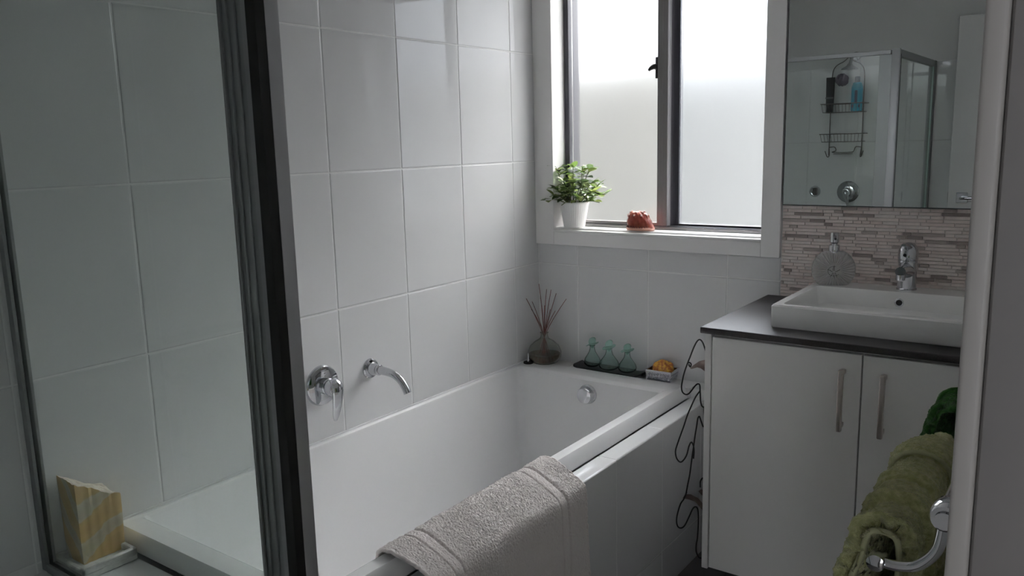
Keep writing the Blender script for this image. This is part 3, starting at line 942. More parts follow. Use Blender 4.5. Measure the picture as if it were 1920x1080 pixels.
# return side: header and far jamb, pivot door glass
boxes('side_rail', [(0.856, 0.884, FY+0.03, SY-0.0205, ZT-0.034, ZT)], M['alu_inner'], sh, bev=0.002)
boxes('far_jamb', [(0.852, 0.886, FY+0.001, FY+0.045, FZ+0.02, ZT)], M['alu_inner'], sh, bev=0.002)
boxes('side_threshold', [(0.850, 0.890, FY+0.045, SY-0.013, FZ+0.001, FZ+0.03)], M['alu_inner'], sh, bev=0.002)
box('door_glass', 0.867, 0.873, FY+0.046, SY-0.035, FZ+0.035, ZT-0.036, M['shower_glass'], sh)
box('door_pull', 0.874, 0.882, FY+0.046, FY+0.058, FZ+0.035, ZT-0.036, M['glass_edge'], sh)

# shower fittings on the front wall (seen in the mirror)
sm = empty('shower_mixer', 'chrome round shower mixer seen in the mirror', 'tap', loc=(0.420, FY, 1.03))
lathe('wall_plate', [(0.068, 0.0), (0.068, 0.004), (0.062, 0.012), (0.040, 0.020), (0.026, 0.022)], M['chrome'], sm, n=40, axis='y')
lathe('hub', [(0.026, 0.02), (0.026, 0.05), (0.020, 0.060), (0.004, 0.063)], M['chrome'], sm, n=30, axis='y')
tube('lever', [(0, 0.048, 0.015), (0, 0.064, 0.0), (0.008, 0.066, -0.035), (0.018, 0.060, -0.090)], [0.014, 0.018, 0.012, 0.006], M['chrome'], sm, n=12, flat=0.5, up=(0, 1, 0), samples=18)
rk = empty('soap_holder', 'small round chrome holder on the shower wall seen in the mirror', 'holder', loc=(0.215, FY, 1.03))
lathe('ring', [(0.034, 0.0), (0.036, 0.006), (0.034, 0.010), (0.027, 0.010), (0.027, 0.003)], M['chrome'], rk, n=30, axis='y')
box('centre_bar', -0.012, 0.012, 0.002, 0.014, -0.024, 0.024, M['caddy'], rk, bev=0.003)
shd = empty('shower_rose', 'chrome round shower rose above the wire caddy in mirror', 'shower', loc=(0.432, FY, 1.86))
lathe('flange', [(0.028, 0.0), (0.028, 0.005), (0.014, 0.010)], M['chrome'], shd, n=24, axis='y')
tube('arm', [(0, 0.004, 0), (0, 0.06, 0.005), (0, 0.11, -0.03), (0, 0.13, -0.055)], 0.010, M['chrome'], shd, samples=16)
lathe('spray_plate', [(0.012, 0.0), (0.020, -0.012), (0.048, -0.028), (0.050, -0.036), (0.004, -0.038)], M['chrome'], shd, n=32, origin=(0, 0.135, -0.05))

# wire caddy hanging from the shower arm
ca = empty('shower_caddy', 'tarnished two-tier wire shower caddy seen in the mirror', 'caddy', loc=(0.392, FY+0.012, 1.26))
hoop = [(0.0, 0.0, 0.60), (0.03, 0.0, 0.575), (0.075, 0.0, 0.55), (0.095, 0.0, 0.50), (0.098, 0.0, 0.35), (0.098, 0, 0.0)]
L = [(hoop, 0.0028, 30), ([(-x, y, z) for x, y, z in hoop], 0.0028, 30)]
def basket(z, hw_, d, h):
    q = []
    for zz, ins in ((z+h, 0.0), (z, 0.012)):
        a = hw_-ins
        q.append(([(-a, 0.0, zz), (-a, d-ins, zz), (a, d-ins, zz), (a, 0.0, zz), (-a, 0.0, zz)], 0.0026 if ins == 0 else 0.002, None))
    for k in range(13):
        x = -(hw_-0.012)+(hw_-0.012)*2*k/12
        q.append(([(x, 0.0, z), (x, d-0.012, z), (x*1.06, d, z+h)], 0.0014, None))
    return q
tubes('caddy_frame', L, M['caddy'], ca)
tubes('basket', basket(0.265, 0.130, 0.105, 0.052), M['caddy'], ca)
tubes('basket', basket(0.085, 0.130, 0.105, 0.048), M['caddy'], ca)
tubes('soap_rack', [([(-0.098, 0, 0.05), (-0.065, 0, 0.052), (-0.055, 0.0, 0.03), (-0.055, 0.07, 0.02), (0.055, 0.07, 0.02), (0.055, 0, 0.03), (0.065, 0, 0.052), (0.098, 0, 0.05)], 0.0028, 40)] +
      [([(-0.05, y, 0.01), (0.05, y, 0.01)], 0.0018, None) for y in (0.01, 0.025, 0.04, 0.055, 0.07)], M['caddy'], ca)
for s in (-1, 1):
    tubes('hook', [([(s*0.098, 0, 0.05), (s*0.094, 0.006, 0.0), (s*0.102, 0.02, -0.008), (s*0.116, 0.022, 0.028)], 0.0028, 16)], M['caddy'], ca)
bb = empty('shower_gel_bottle', 'turquoise shower gel bottle with dark cap in the caddy', 'bottle', loc=(0.462, FY+0.062, 1.5285))
def squash(o, sy):
    for v in o.data.vertices: v.co.y *= sy
squash(lathe('bottle_body', [(0.030, 0.0), (0.033, 0.004), (0.033, 0.145), (0.026, 0.168), (0.014, 0.176)], M['blue_bottle'], bb, n=28), 0.65)
lathe('cap', [(0.0155, 0.172), (0.0155, 0.205), (0.013, 0.208)], M['blue_cap'], bb, n=20)
box('label', -0.008, 0.008, 0.0205, 0.0225, 0.050, 0.125, M['blue_label'], bb)
box('label', -0.024, 0.024, 0.0165, 0.0195, 0.022, 0.040, M['blue_label'], bb)
tb = empty('shampoo_tube', 'tall black shampoo tube standing in the wire caddy', 'tube', loc=(0.302, FY+0.062, 1.5285))
bm = bmesh.new()
sec = [(0.020, 0.018, 0.0), (0.021, 0.019, 0.004), (0.021, 0.019, 0.03), (0.024, 0.018, 0.045), (0.026, 0.011, 0.17), (0.027, 0.003, 0.212)]
R = [[bm.verts.new((a*math.cos(2*PI*k/20), b*math.sin(2*PI*k/20), z)) for k in range(20)] for a, b, z in sec]
for a, b in zip(R[:-1], R[1:]):
    for k in range(20): bm.faces.new((a[k], a[(k+1) % 20], b[(k+1) % 20], b[k]))
bm.faces.new(list(reversed(R[0]))); bm.faces.new(R[-1])
link('tube_body', to_mesh(bm, 'tube_body', 40), M['tube_black'], tb)
box('label_band', -0.0235, 0.0235, 0.0135, 0.0165, 0.082, 0.092, M['tube_band'], tb)
bm = bmesh.new()
bmesh.ops.create_icosphere(bm, subdivisions=4, radius=0.036)
for v in bm.verts:
    a = math.atan2(v.co.y, v.co.x)
    v.co *= 1+0.10*math.sin(11*a+40*v.co.z*3)+0.07*math.sin(90*v.co.z*2+3*a)
pf = link('bath_puff', to_mesh(bm, 'bath_puff', 60), M['loofah'])
pf.location = (0.375, FY+0.080, 1.72)
tag(pf, 'mauve mesh bath puff hanging beside the shower head', 'bath puff')

# ------------------------------------------------------------------ vanity
va = empty('vanity_cabinet', 'gloss white two-door vanity cabinet under charcoal benchtop', 'cabinet', loc=(0, 0, 0))
VY = -0.548
boxes('carcass', [(0.930, 0.948, VY, -0.003, 0.140, 0.850), (0.949, RX-0.002, VY+0.022, -0.003, 0.140, 0.850)], M['carcass'], va, bev=0.001)
box('kickboard', 0.985, RX-0.002, -0.50, -0.02, FZ+0.001, 0.139, M['kick'], va)
for x0, x1, hxx in ((0.9515, 1.3455, 1.304), (1.3490, RX-0.003, 1.402)):
    d_ = box('door', x0, x1, VY, VY+0.019, 0.146, 0.8405, M['gloss_white'], va, bev=0.0015)
    hd = boxes('handle', [(hxx-0.0065, hxx+0.0065, VY-0.034, VY-0.021, 0.640, 0.803)], M['nickel'], d_, bev=0.0035, seg=3)
    for z in (0.648, 0.788):
        box('handle_foot', hxx-0.006, hxx+0.006, VY-0.022, VY-0.0005, z, z+0.012, M['nickel'], d_, bev=0.003, seg=2)
bn = box('benchtop', 0.922, RX-0.0015, -0.566, -0.0055, 0.8515, 0.869, M['bench'], None, bev=0.003, seg=3)
tag(bn, 'charcoal speckled laminate benchtop on the white vanity', 'benchtop')

# basin
def make_basin():
    b = empty('wash_basin', 'white rectangular ceramic basin sitting on charcoal benchtop', 'basin', loc=(0, 0, 0))
    x0, x1, y0, y1, z0, z1 = 1.087, 1.625, -0.472, -0.012, 0.8695, 0.932
    def rr(x0, x1, y0, y1, r, z, n=5):
        pts = []
        for cx, cy, a0 in ((x1-r, y1-r, 0), (x0+r, y1-r, 90), (x0+r, y0+r, 180), (x1-r, y0+r, 270)):
            for k in range(n+1):
                a = math.radians(a0+90*k/n)
                pts.append((cx+r*math.cos(a), cy+r*math.sin(a), z))
        return pts
    yi = -0.118
    loops = [rr(x0+0.002, x1-0.002, y0+0.002, y1-0.002, 0.006, z0), rr(x0, x1, y0, y1, 0.007, z0+0.004), rr(x0, x1, y0, y1, 0.007, z1-0.004),
             rr(x0+0.0035, x1-0.0035, y0+0.0035, y1-0.0035, 0.006, z1), rr(x0+0.024, x1-0.024, y0+0.024, yi, 0.014, z1),
             rr(x0+0.028, x1-0.028, y0+0.028, yi-0.004, 0.014, z1-0.004), rr(x0+0.040, x1-0.040, y0+0.040, yi-0.012, 0.03, z1-0.050), rr(x0+0.058, x1-0.058, y0+0.058, yi-0.03, 0.04, z1-0.060)]
    bm = bmesh.new()
    R = [[bm.verts.new(p) for p in L_] for L_ in loops]
    n = len(R[0])
    for a, c in zip(R[:-1], R[1:]):
        for k in range(n): bm.faces.new((a[k], a[(k+1) % n], c[(k+1) % n], c[k]))
    bm.faces.new(R[-1]); bm.faces.new(list(reversed(R[0])))
    bmesh.ops.recalc_face_normals(bm, faces=bm.faces)
    link('basin_body', to_mesh(bm, 'basin_body', 35), M['ceramic'], b)
    lathe('overflow_ring', [(0.0085, -0.001), (0.0125, -0.001), (0.0125, -0.003), (0.0105, -0.0045), (0.0085, -0.003)], M['chrome'], b, n=28, origin=(1.347, -0.1265, 0.902), axis='y', close=True)
    lathe('overflow_hole', [(0.0088, 0.004), (0.0088, -0.0018), (0.0005, -0.0018)], M['black'], b, n=24, origin=(1.347, -0.1265, 0.902), axis='y')
make_basin()

# basin tap
bt_ = empty('basin_tap', 'chrome single lever basin tap on the white basin', 'tap', loc=(1.353, -0.066, 0.932))
bt_.scale = (1.1, 1.1, 1.07)
lathe('tap_body', [(0.0255, 0.0), (0.0255, 0.003), (0.0235, 0.005), (0.0235, 0.072), (0.0245, 0.076), (0.0245, 0.082)], M['chrome'], bt_, n=36)
tube('spout', [(0, -0.008, 0.052), (0, -0.035, 0.058), (0, -0.070, 0.062), (0, -0.092, 0.062)], [0.021, 0.018, 0.0145, 0.013], M['chrome'], bt_, n=20, samples=14)
lathe('aerator', [(0.0115, 0.0), (0.0115, -0.014), (0.0100, -0.016), (0.002, -0.0155)], M['chrome'], bt_, n=24, origin=(0, -0.088, 0.054))
bm = bmesh.new()
lathe_bm(bm, [(0.0245, 0.083), (0.0255, 0.088), (0.0255, 0.104), (0.0225, 0.118), (0.014, 0.128), (0.003, 0.131)], 32)
bmesh.ops.recalc_face_normals(bm, faces=bm.faces)
hdm = link('handle_dome', to_mesh(bm, 'handle_dome', 40), M['chrome'], bt_)
tube('lever', [(0, -0.012, 0.116), (0, -0.040, 0.126), (0, -0.072, 0.131)], [0.013, 0.010, 0.006], M['chrome'], bt_, n=14, flat=0.5, up=(0, 0, 1), samples=12)
lathe('temperature_mark', [(0.0045, 0.0), (0.0045, -0.0012), (0.0005, -0.0012)], M['black'], bt_, n=14, origin=(-0.004, -0.0253, 0.098), axis='y')

# soap dispenser: fossil-like disc with radiating ribs
ds = empty('soap_dispenser', 'grey round ribbed soap dispenser with chrome pump on the basin corner', 'dispenser', loc=(1.147, -0.078, 0.932), rz=math.radians(18))
NA, NR = 216, 26
Rm, cz_ = 0.0635, 0.047
def disp_face(sgn):
    V = np.zeros((NA, NR, 3))
    for i in range(NA):
        a = 2*PI*i/NA
        for j in range(NR):
            r = Rm*(j/(NR-1))
            prof_ = 0.024*math.sqrt(max(0, 1-(r/Rm)**2.6))
            ridge = 0.0024*max(0, min(1, (r-0.018)/0.012))*math.sin(38*a)*math.sqrt(max(0.0, 1-(r/Rm)**6)+0.02)
            x = r*math.cos(a); z = cz_+r*math.sin(a)
            z = max(z, 0.0)
            if z > 0.104: z = 0.104+(z-0.104)*0.2
            V[i, j] = (x, sgn*(prof_+ridge), z)
    return V
F1, F2 = disp_face(-1), disp_face(1)
Vb = np.concatenate([F1, F2[:, ::-1]], axis=1)
bo = grid_mesh('dispenser_body', Vb, M['dispenser'], ds, wrap_u=True)
bm = bmesh.new(); bm.from_mesh(bo.data); bmesh.ops.remove_doubles(bm, verts=bm.verts, dist=1e-5); bmesh.ops.recalc_face_normals(bm, faces=bm.faces); bm.to_mesh(bo.data); bm.free()
rr_ = []
for k in range(7):
    a = k*2*PI/7+0.3
    p = [(0.004*math.cos(a), -0.0245, cz_+0.004*math.sin(a)-0.004)]
    for q in range(1, 5):
        a += rnd.uniform(-0.5, 0.6)
        p.append((p[-1][0]+0.004*math.cos(a), -0.0245+0.0003*q, p[-1][2]+0.004*math.sin(a)))
    rr_.append((p, 0.0008, 10))
rr_.append(([(0.017*math.cos(2*PI*q/20), -0.0235, cz_-0.002+0.015*math.sin(2*PI*q/20)) for q in range(4, 19)], 0.0007, None))
tubes('fossil_relief', rr_, M['fossil'], ds, n=5)
pc = lathe('pump_collar', [(0.0155, 0.098), (0.0165, 0.104), (0.0160, 0.119), (0.0145, 0.123), (0.0085, 0.123), (0.0085, 0.130)], M['chrome'], ds, n=24)
ph = lathe('pump_head', [(0.0085, 0.127), (0.0135, 0.132), (0.0135, 0.157), (0.0120, 0.161), (0.003, 0.162)], M['chrome'], ds, n=24)
tube('pump_nozzle', [(0.0, -0.004, 0.148), (0.0, -0.020, 0.149), (0.0, -0.034, 0.145)], [0.0055, 0.005, 0.004], M['chrome'], ds, n=12, samples=8)
lathe('nozzle_hole', [(0.0028, 0.0), (0.0028, -0.0015), (0.0003, -0.0015)], M['black'], ds, n=12, origin=(0.0, -0.0345, 0.1448), axis='y')

# ------------------------------------------------------------------ plant on the sill
pp = empty('potted_plant', 'small leafy green plant in ribbed white pot on window sill', 'plant', loc=(0.146, 0.036, 1.0605))
NA = 144
prf = [(0.040, 0.0), (0.041, 0.002), (0.0555, 0.088), (0.0575, 0.092), (0.0575, 0.098), (0.0545, 0.098), (0.0530, 0.090)]
Vp = np.zeros((NA, len(prf)*1, 3))
for i in range(NA):
    a = 2*PI*i/NA
    for j, (r, z) in enumerate(prf):
        rib = 0.0011*abs(math.sin(18*a)) if 1 <= j <= 2 else 0
        Vp[i, j] = ((r-rib)*math.cos(a), (r-rib)*math.sin(a), z)
po = grid_mesh('pot', Vp, M['pot'], pp, wrap_u=True)
bm = bmesh.new(); bm.from_mesh(po.data)
bmesh.ops.holes_fill(bm, edges=[e for e in bm.edges if e.is_boundary and e.verts[0].co.z < 0.01], sides=0)
bmesh.ops.recalc_face_normals(bm, faces=bm.faces); bm.to_mesh(po.data); bm.free()
lathe('soil', [(0.053, 0.084), (0.053, 0.090), (0.003, 0.092)], M['soil'], pp, n=24)
LEAF = []
for mname in ('leaf_a', 'leaf_b', 'leaf_c'):
    nu, nv = 9, 5
    V = np.zeros((nu, nv, 3))
    for i in range(nu):
        t = i/(nu-1)
        wd = 0.70*math.sin(PI*t**0.85)**0.8*0.5 + (0.02 if i == 0 else 0)
        for j in range(nv):
            s = -1+2*j/(nv-1)
            V[i, j] = (t, s*wd, 0.10*abs(s)*wd*2-0.22*t*t)
    tmp = grid_mesh('leaf', V, M[mname])
    LEAF.append(tmp.data)
    bpy.data.objects.remove(tmp)
stems = []
nl = 0
for k in range(29):
    az = k*2.399963+0.3
    el = math.radians(88-78*((k+0.5)/29)**0.8)
    ln = rnd.uniform(0.100, 0.125) + (0.035 if el > 1.15 else 0.0)
    d = Vector((math.cos(az)*math.cos(el), math.sin(az)*math.cos(el)*0.62, math.sin(el)))
    base = Vector((0.022*math.cos(az), 0.022*math.sin(az), 0.088))
    tip = base+d*ln+Vector((0, 0, -0.018*math.cos(el)))
    midp = base.lerp(tip, 0.5)+Vector((0, 0, 0.010))
    stems.append(([base, midp, tip], 0.0016, 8))
    P = resample([base, midp, tip], 12)
    for q in (4, 6, 8, 9, 10, 11):
        for side in (0, 1):
            if nl >= 290 or (q == 4 and side): continue
            p = P[q]
            yaw_ = az+rnd.uniform(-0.5, 0.5)+(q*1.57+side*PI)
            if q == 11: yaw_ = az+(side-0.5)*1.3
            pit_ = rnd.uniform(0.0, 0.9)-(0.5*(1-q/11))
            sc_ = rnd.uniform(0.030, 0.042)
            o = bpy.data.objects.new('leaf', LEAF[rnd.choices((0, 1, 2), (5, 3, 3.0))[0]])
            COL.objects.link(o)
            o.parent = pp
            o.location = p
            o.rotation_euler = (rnd.uniform(-0.4, 0.4), -pit_, yaw_)
            o.scale = (sc_, sc_*1.0, sc_)
            nl += 1
bm = bmesh.new()
for pts, r, s in stems:
    tube_bm(bm, resample(pts, s), r, 5)
link('stems', to_mesh(bm, 'stems', 60), M['stem'], pp)

# ------------------------------------------------------------------ helmet shell on the sill
se = empty('helmet_shell', 'knobbly red-brown sea shell on the window sill', 'shell', loc=(0.432, 0.028, 1.0605), rz=math.radians(-6))
nu, nv = 96, 48
V = np.zeros((nu, nv, 3))
for i in range(nu):
    a = 2*PI*i/nu
    for j in range(nv):
        p = (j/(nv-1))*PI/2              # 0 at the base, pi/2 at the crown
        rx = 0.050*math.cos(p)**0.75
        ry = 0.036*math.cos(p)**0.75
        z = 0.010+0.060*math.sin(p)
        kn = 0.0
        for row, (pp_, n_, amp) in enumerate(((0.40, 11, 0.0022), (0.80, 9, 0.0042), (1.15, 6, 0.0042))):
            kn += amp*math.exp(-((p-pp_)/0.16)**2)*max(0, math.cos(n_*a+row))**1.5
        c, s = math.cos(a), math.sin(a)
        x = (rx+kn)*c - 0.012*math.sin(p)
        if c > 0.75 and p < 0.6:
            x += 0.016*(c-0.75)*4*(0.6-p)
        V[i, j] = (x, (ry+kn)*s, z+kn*math.sin(p)*0.8)
grid_mesh('shell_body', V, M['shell'], se, wrap_u=True)
bm = bmesh.new()
for row, (pp_, n_) in enumerate(((0.80, 9), (1.15, 6))):
    for k in range(n_):
        a = (2*PI*k-row-1)/n_
        rx, ry = 0.050*math.cos(pp_)**0.75+0.0026, 0.036*math.cos(pp_)**0.75+0.0026
        bmesh.ops.create_icosphere(bm, subdivisions=2, radius=0.0034, matrix=Matrix.Translation((rx*math.cos(a)-0.012*math.sin(pp_), ry*math.sin(a), 0.0105+0.060*math.sin(pp_)+0.0022)))
link('pale_knobs', to_mesh(bm, 'pale_knobs', 60), M['shell_tip'], se)
V = np.zeros((64, 12, 3))
for i in range(64):
    a = 2*PI*i/64
    for j in range(12):
        b = 2*PI*j/12
        ex = 1.0+(0.10 if math.cos(a) > 0.6 else 0)
        V[i, j] = ((0.048*ex+0.006*math.cos(b))*math.cos(a), (0.035+0.006*math.cos(b))*math.sin(a), 0.0065+0.0060*math.sin(b))
grid_mesh('shell_lip', V, M['shell_lip'], se, wrap_u=True, wrap_v=True)
bm = bmesh.new()
for k in range(13):
    a = -2.75+k*(2.4/12)
    tube_bm(bm, [(0.0515*math.cos(a), 0.0395*math.sin(a), 0.011), (0.0500*math.cos(a), 0.0378*math.sin(a), 0.019)], [0.0022, 0.0012], 6)
link('dark_teeth', to_mesh(bm, 'dark_teeth', 60), M['shell_dark'], se)

# ------------------------------------------------------------------ wire ornament beside the vanity
wy = -0.42
wo = empty('wire_ornament', 'black bent-wire ornament with metal leaves beside the white vanity', 'ornament', loc=(0, 0, 0))
u = [(0.895, 0.716), (0.887, 0.742), (0.878, 0.769), (0.87, 0.788), (0.861, 0.795), (0.852, 0.787), (0.842, 0.766), (0.832, 0.739), (0.822, 0.713), (0.812, 0.684), (0.806, 0.659), (0.803, 0.638), (0.806, 0.623), (0.816, 0.617), (0.827, 0.621), (0.837, 0.633), (0.849, 0.65), (0.858, 0.658), (0.864, 0.654), (0.865, 0.637), (0.866, 0.62), (0.867, 0.604), (0.871, 0.591), (0.878, 0.588), (0.885, 0.596), (0.895, 0.612)]
v_ = [(0.865, 0.637), (0.851, 0.615), (0.836, 0.581), (0.824, 0.551), (0.812, 0.514), (0.8, 0.48), (0.790, 0.45), (0.784, 0.427), (0.787, 0.406), (0.798, 0.394), (0.809, 0.4), (0.822, 0.422), (0.83, 0.453), (0.838, 0.468), (0.845, 0.456), (0.847, 0.44), (0.845, 0.416)]
w_ = [(0.878, 0.588), (0.879, 0.568), (0.883, 0.548), (0.882, 0.533), (0.877, 0.526), (0.872, 0.536), (0.866, 0.552), (0.863, 0.556), (0.859, 0.547), (0.856, 0.523), (0.852, 0.497), (0.848, 0.465), (0.841, 0.413), (0.834, 0.362), (0.827, 0.326), (0.821, 0.293)]
l_ = [(0.825, 0.302), (0.815, 0.276), (0.804, 0.257), (0.794, 0.224), (0.79, 0.197), (0.794, 0.178), (0.805, 0.175), (0.818, 0.187), (0.833, 0.221), (0.845, 0.25), (0.854, 0.261), (0.862, 0.258), (0.865, 0.238), (0.865, 0.204), (0.862, 0.16), (0.858, 0.133), (0.858, 0.111), (0.865, 0.096), (0.873, 0.093), (0.884, 0.104), (0.896, 0.127)]
s_ = [(0.822, 0.716), (0.827, 0.718), (0.832, 0.714), (0.83, 0.705), (0.826, 0.708), (0.825, 0.713)]
q_ = [(0.869, 0.328), (0.869, 0.347), (0.876, 0.359), (0.884, 0.354), (0.889, 0.337), (0.905, 0.315)]
br = [(0.895, 0.127), (0.905, 0.17), (0.905, 0.31), (0.900, 0.45), (0.895, 0.612)]
hk = [(0.895, 0.716), (0.905, 0.70), (0.931, 0.70)]
wl = []
for ii, Lp in enumerate((u, v_, w_, l_, s_, q_, br, hk)):
    wl.append(([(x, wy+0.004*math.sin(20*x+9*z+ii), z) for x, z in Lp], 0.0023, len(Lp)*5))
tubes('bent_wire', wl, M['wire'], wo, n=7)
for Lp in ([(0.829, 0.7), (0.84, 0.712), (0.86, 0.728), (0.877, 0.735), (0.894, 0.738), (0.905, 0.72), (0.895, 0.693), (0.885, 0.698), (0.867, 0.707), (0.854, 0.708), (0.836, 0.7)],
           [(0.81, 0.277), (0.819, 0.292), (0.838, 0.297), (0.864, 0.293), (0.889, 0.274), (0.902, 0.252), (0.902, 0.243), (0.881, 0.259), (0.855, 0.278), (0.834, 0.279)],
           [(0.863, 0.314), (0.872, 0.323), (0.884, 0.323), (0.905, 0.311), (0.905, 0.29), (0.889, 0.299), (0.872, 0.307)]):
    bm = bmesh.new()
    cx_ = sum(p[0] for p in Lp)/len(Lp)
    f1 = [bm.verts.new((x, wy-0.004-0.006*math.sin((x-cx_)*30), z)) for x, z in Lp]
    f2 = [bm.verts.new((x, wy-0.0025-0.006*math.sin((x-cx_)*30), z)) for x, z in Lp]
    bm.faces.new(f1); bm.faces.new(list(reversed(f2)))
    for k in range(len(Lp)):
        bm.faces.new((f1[k], f2[k], f2[(k+1) % len(Lp)], f1[(k+1) % len(Lp)]))
    bmesh.ops.recalc_face_normals(bm, faces=bm.faces)
    link('metal_leaf', to_mesh(bm, 'metal_leaf'), M['leaf_metal'], wo)

# ------------------------------------------------------------------ towels
def arc_resample(pts, n):
    P = np.array([tuple(p) for p in resample([(x, z, 0) for x, z in pts], 200)])[:, :2]
    d = np.r_[0, np.cumsum(np.hypot(*np.diff(P, axis=0).T))]
    s = np.linspace(0, d[-1], n)
    return np.stack([np.interp(s, d, P[:, 0]), np.interp(s, d, P[:, 1])], -1), d[-1]

def bath_towel():
    t = empty('bath_towel', 'taupe terry bath towel draped over the front rim of bathtub', 'towel', loc=(0, 0, 0))
    nu, nv = 440, 390
    prof = [(0.612, 0.455), (0.613, 0.50), (0.618, 0.540), (0.634, 0.549), (0.660, 0.548), (0.700, 0.531), (0.735, 0.513), (0.755, 0.500), (0.765, 0.480), (0.768, 0.44), (0.769, 0.36), (0.770, 0.12)]
    pr, Ltot = arc_resample(prof, nv)
    ysn = np.linspace(-1.545, -0.925, nu)
    V = np.zeros((nu, nv, 3))
    sv = np.linspace(0, Ltot, nv)
    for i, y in enumerate(ysn):
        V[i, :, 0] = pr[:, 0]; V[i, :, 1] = y; V[i, :, 2] = pr[:, 1]
    # the near end lifts off the rim and its edge runs forward over the ledge
    e = np.clip((-1.40-ysn)/0.16, 0, 1)[:, None]
    mid = np.exp(-((sv-0.19)/0.075)**2)[None, :]
    V[:, :, 2] += 0.014*e*e*mid
    V[:, :, 0] += 0.010*e*e*mid
    V[:, :, 1] += e*np.clip((sv-0.12)/0.25, 0, 1)[None, :]*0.05
    V[:, :, 1] += 0.012*np.clip((ysn+1.05)/0.12, 0, 1)[:, None]*np.clip((sv-0.25)/0.3, 0, 1)[None, :]
    # soft undulation of the hanging part
    hang = np.clip((sv-0.24)/0.15, 0, 1)[None, :]
    V[:, :, 0] += hang*0.006*np.sin((ysn*17)[:, None]+0.8)
    V[:, :, 0] += 0.0025*vnoise(nu, nv, 14, 9)
    V[:, :, 2] += 0.0020*vnoise(nu, nv, 12, 9)
    N = normals(V)
    flip = N[nu//2, nv//3, 2] < 0
    if flip: N = -N
    pile = rng.normal(0, 0.0008, (nu, nv)) + 0.0008*vnoise(nu, nv, 200, 180) + 0.0003*vnoise(nu, nv, 60, 60)
    h = np.zeros((nu, nv))
    yy = ysn[:, None]+0*sv[None, :]
    band = np.zeros((nu, nv), bool)
    for yc in (-1.452, -1.033):
        off = yy-yc-0.004*np.sin(sv*9)[None, :]
        inb = np.abs(off) < 0.016
        edge = np.exp(-((np.abs(off)-0.0175)/0.0032)**2)
        h -= 0.0060*edge
        h = np.where(inb, h-0.0014, h)
        band |= inb
    pile = np.where(band, pile*0.75, pile)
    V += N*(h+pile)[:, :, None]
    grid_mesh('towel_cloth', V[::-1] if flip else V, M['towel_taupe'], t, thick=0.0065)
    # rolled hem along both ends
    for idx, off in ((0, 0.0), (nu-1, 0.0)):
        pts = [Vector(V[idx, j]-N[idx, j]*0.003) for j in range(0, nv, 3)]
        tube('hem', pts, 0.0042, M['towel_taupe'], t, n=8)
bath_towel()

def hung_towel(name, label, y0, y1, bx, bz, m, hem_m, rad, drop_l, drop_r, folds, hem_at=None, amp=1.0, creases=(), thick=0.02):
    """towel folded over the front bar and bunched into rolls; the bar runs along y at (bx, bz)"""
    t = empty(name, label, 'towel', loc=(0, 0, 0))
    nu, nv = 300, 240
    V = np.zeros((nu, nv, 3))
    ysn = np.linspace(y0, y1, nu)
    for i, y in enumerate(ysn):
        k = (y-y0)/(y1-y0)
        f = sum(a*math.sin(fr_*y+ph) for a, fr_, ph in folds)
        taper = 1-0.5*max(0.0, (k-0.62)/0.38)**2
        r = rad*(1+f)*taper
        dl = drop_l*(1+0.03*math.sin(7*y)); dr = drop_r
        flare = 0.030*(1+0.7*f)*amp
        prof = [(bx-r-flare, bz-dl), (bx-r-flare*0.9, bz-dl*0.5), (bx-r-flare*0.5, bz-0.07), (bx-r*0.98, bz-0.01), (bx-r*0.72, bz+r*0.75), (bx, bz+r*1.02),
                (bx+r*0.72, bz+r*0.72), (bx+r*0.95, bz-0.01), (bx+r*0.98, bz-0.07), (bx+r, bz-dr*0.6), (bx+r, bz-dr)]
        pr, Lt = arc_resample(prof, nv)
        V[i, :, 0] = pr[:, 0]; V[i, :, 1] = y; V[i, :, 2] = pr[:, 1]
    N = normals(V)
    flip = N[nu//2, nv//2, 2] < 0
    if flip: N = -N
    # overlapping rolls: a saw-tooth swell that ends in a tight crease, slanting down the flank
    q = np.linspace(0, 1, nv)[None, :]
    yy = ysn[:, None]
    sw = np.zeros((nu, nv))
    for yc, ln, h, sl_ in creases:
        d = (yy + sl_*(q-0.5)**2*4*np.sign(0.5-q) - yc)/ln
        sw += h*np.where((d > 0) & (d < 1), np.clip(d/0.10, 0, 1)**0.5*(1-d)**1.3, 0)
    V = V + N*sw[:, :, None]
    V[:, :, 0] += 0.004*vnoise(nu, nv, 9, 7)
    V[:, :, 2] += 0.003*vnoise(nu, nv, 9, 7)
    V0 = V.copy()
    V = V + N*(rng.normal(0, 0.0011, (nu, nv))+0.0017*vnoise(nu, nv, 110, 130)+0.0011*vnoise(nu, nv, 50, 70))[:, :, None]
    grid_mesh('towel_cloth', V[::-1] if flip else V, m, t, thick=thick)
    pts = [Vector(V0[0, j]-N[0, j]*(thick-0.003)) for j in range(0, nv, 3)]
    tube('hem', pts, 0.0042, hem_m, t, n=8)
    if hem_at is not None:
        i = int((hem_at-y0)/(y1-y0)*(nu-1))
        pts = [Vector(V0[i, j]+N[i, j]*0.0010) for j in range(30, nv-15, 3)]
        tube('hem', pts, 0.0036, hem_m, t, n=8)

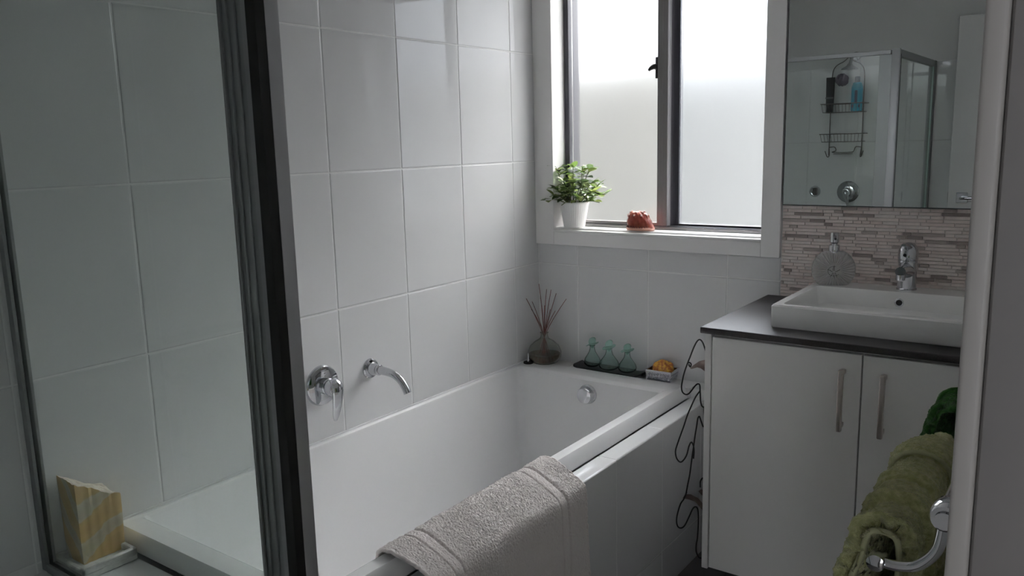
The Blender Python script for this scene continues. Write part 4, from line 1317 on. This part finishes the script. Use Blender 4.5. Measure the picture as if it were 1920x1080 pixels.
BX, BZ = 1.620, 0.873
rl = empty('towel_rail', 'chrome double towel rail with curved arms on the doorway wall', 'towel rail', loc=(0, 0, 0))
for yy_ in (-1.665, -0.90):
    sg = 1 if yy_ < -1.2 else -1
    lathe('wall_mount', [(0.021, 0.0), (0.021, -0.004), (0.013, -0.010), (0.011, -0.048), (0.0125, -0.05)], M['chrome'], rl, n=24, origin=(RX-0.0005, yy_, 0.952), axis='x')
    lathe('clamp', [(0.004, -0.020), (0.015, -0.018), (0.0175, -0.012), (0.0175, 0.012), (0.015, 0.018), (0.004, 0.020)], M['chrome'], rl, n=24, origin=(RX-0.058, yy_, 0.952), axis='y')
    tube('curved_arm', [(RX-0.060, yy_, 0.944), (RX-0.066, yy_, 0.905), (RX-0.085, yy_, 0.880), (RX-0.108, yy_, 0.872), (BX-0.002, yy_, BZ)], 0.0068, M['chrome'], rl, n=14, samples=24)
    lathe('bar_cap', [(0.004, -0.012), (0.0105, -0.010), (0.0105, 0.012), (0.008, 0.014)], M['chrome'], rl, n=20, origin=(BX, yy_, BZ), axis='y')
tube('rear_bar', [(RX-0.058, -1.69, 0.952), (RX-0.058, -0.88, 0.952)], 0.0105, M['chrome'], rl, n=18)
tube('front_bar', [(BX, -1.665, BZ), (BX, -0.90, BZ)], 0.0095, M['chrome'], rl, n=18)

hung_towel('hand_towel', 'olive green terry towel bunched on the near end of towel rail', -1.638, -1.195, BX, BZ, M['towel_olive'], M['hem_olive'],
           0.036, 0.42, 0.40, [(0.10, 13.0, 0.6), (0.05, 37.0, 1.0)], hem_at=-1.392,
           creases=((-1.645, 0.105, 0.016, 0.05), (-1.560, 0.09, 0.017, 0.06), (-1.485, 0.10, 0.014, 0.04), (-1.395, 0.17, 0.014, 0.03)), thick=0.024)
hung_towel('hand_towel', 'dark green terry towel at the far end of towel rail', -1.105, -0.925, BX+0.004, BZ, M['towel_green'], M['towel_green'],
           0.034, 0.36, 0.34, [(0.10, 28.0, 0.2), (0.05, 50.0, 2.0)], hem_at=-1.015, amp=0.8,
           creases=((-1.11, 0.10, 0.010, 0.03), (-1.02, 0.10, 0.012, 0.03)), thick=0.016)
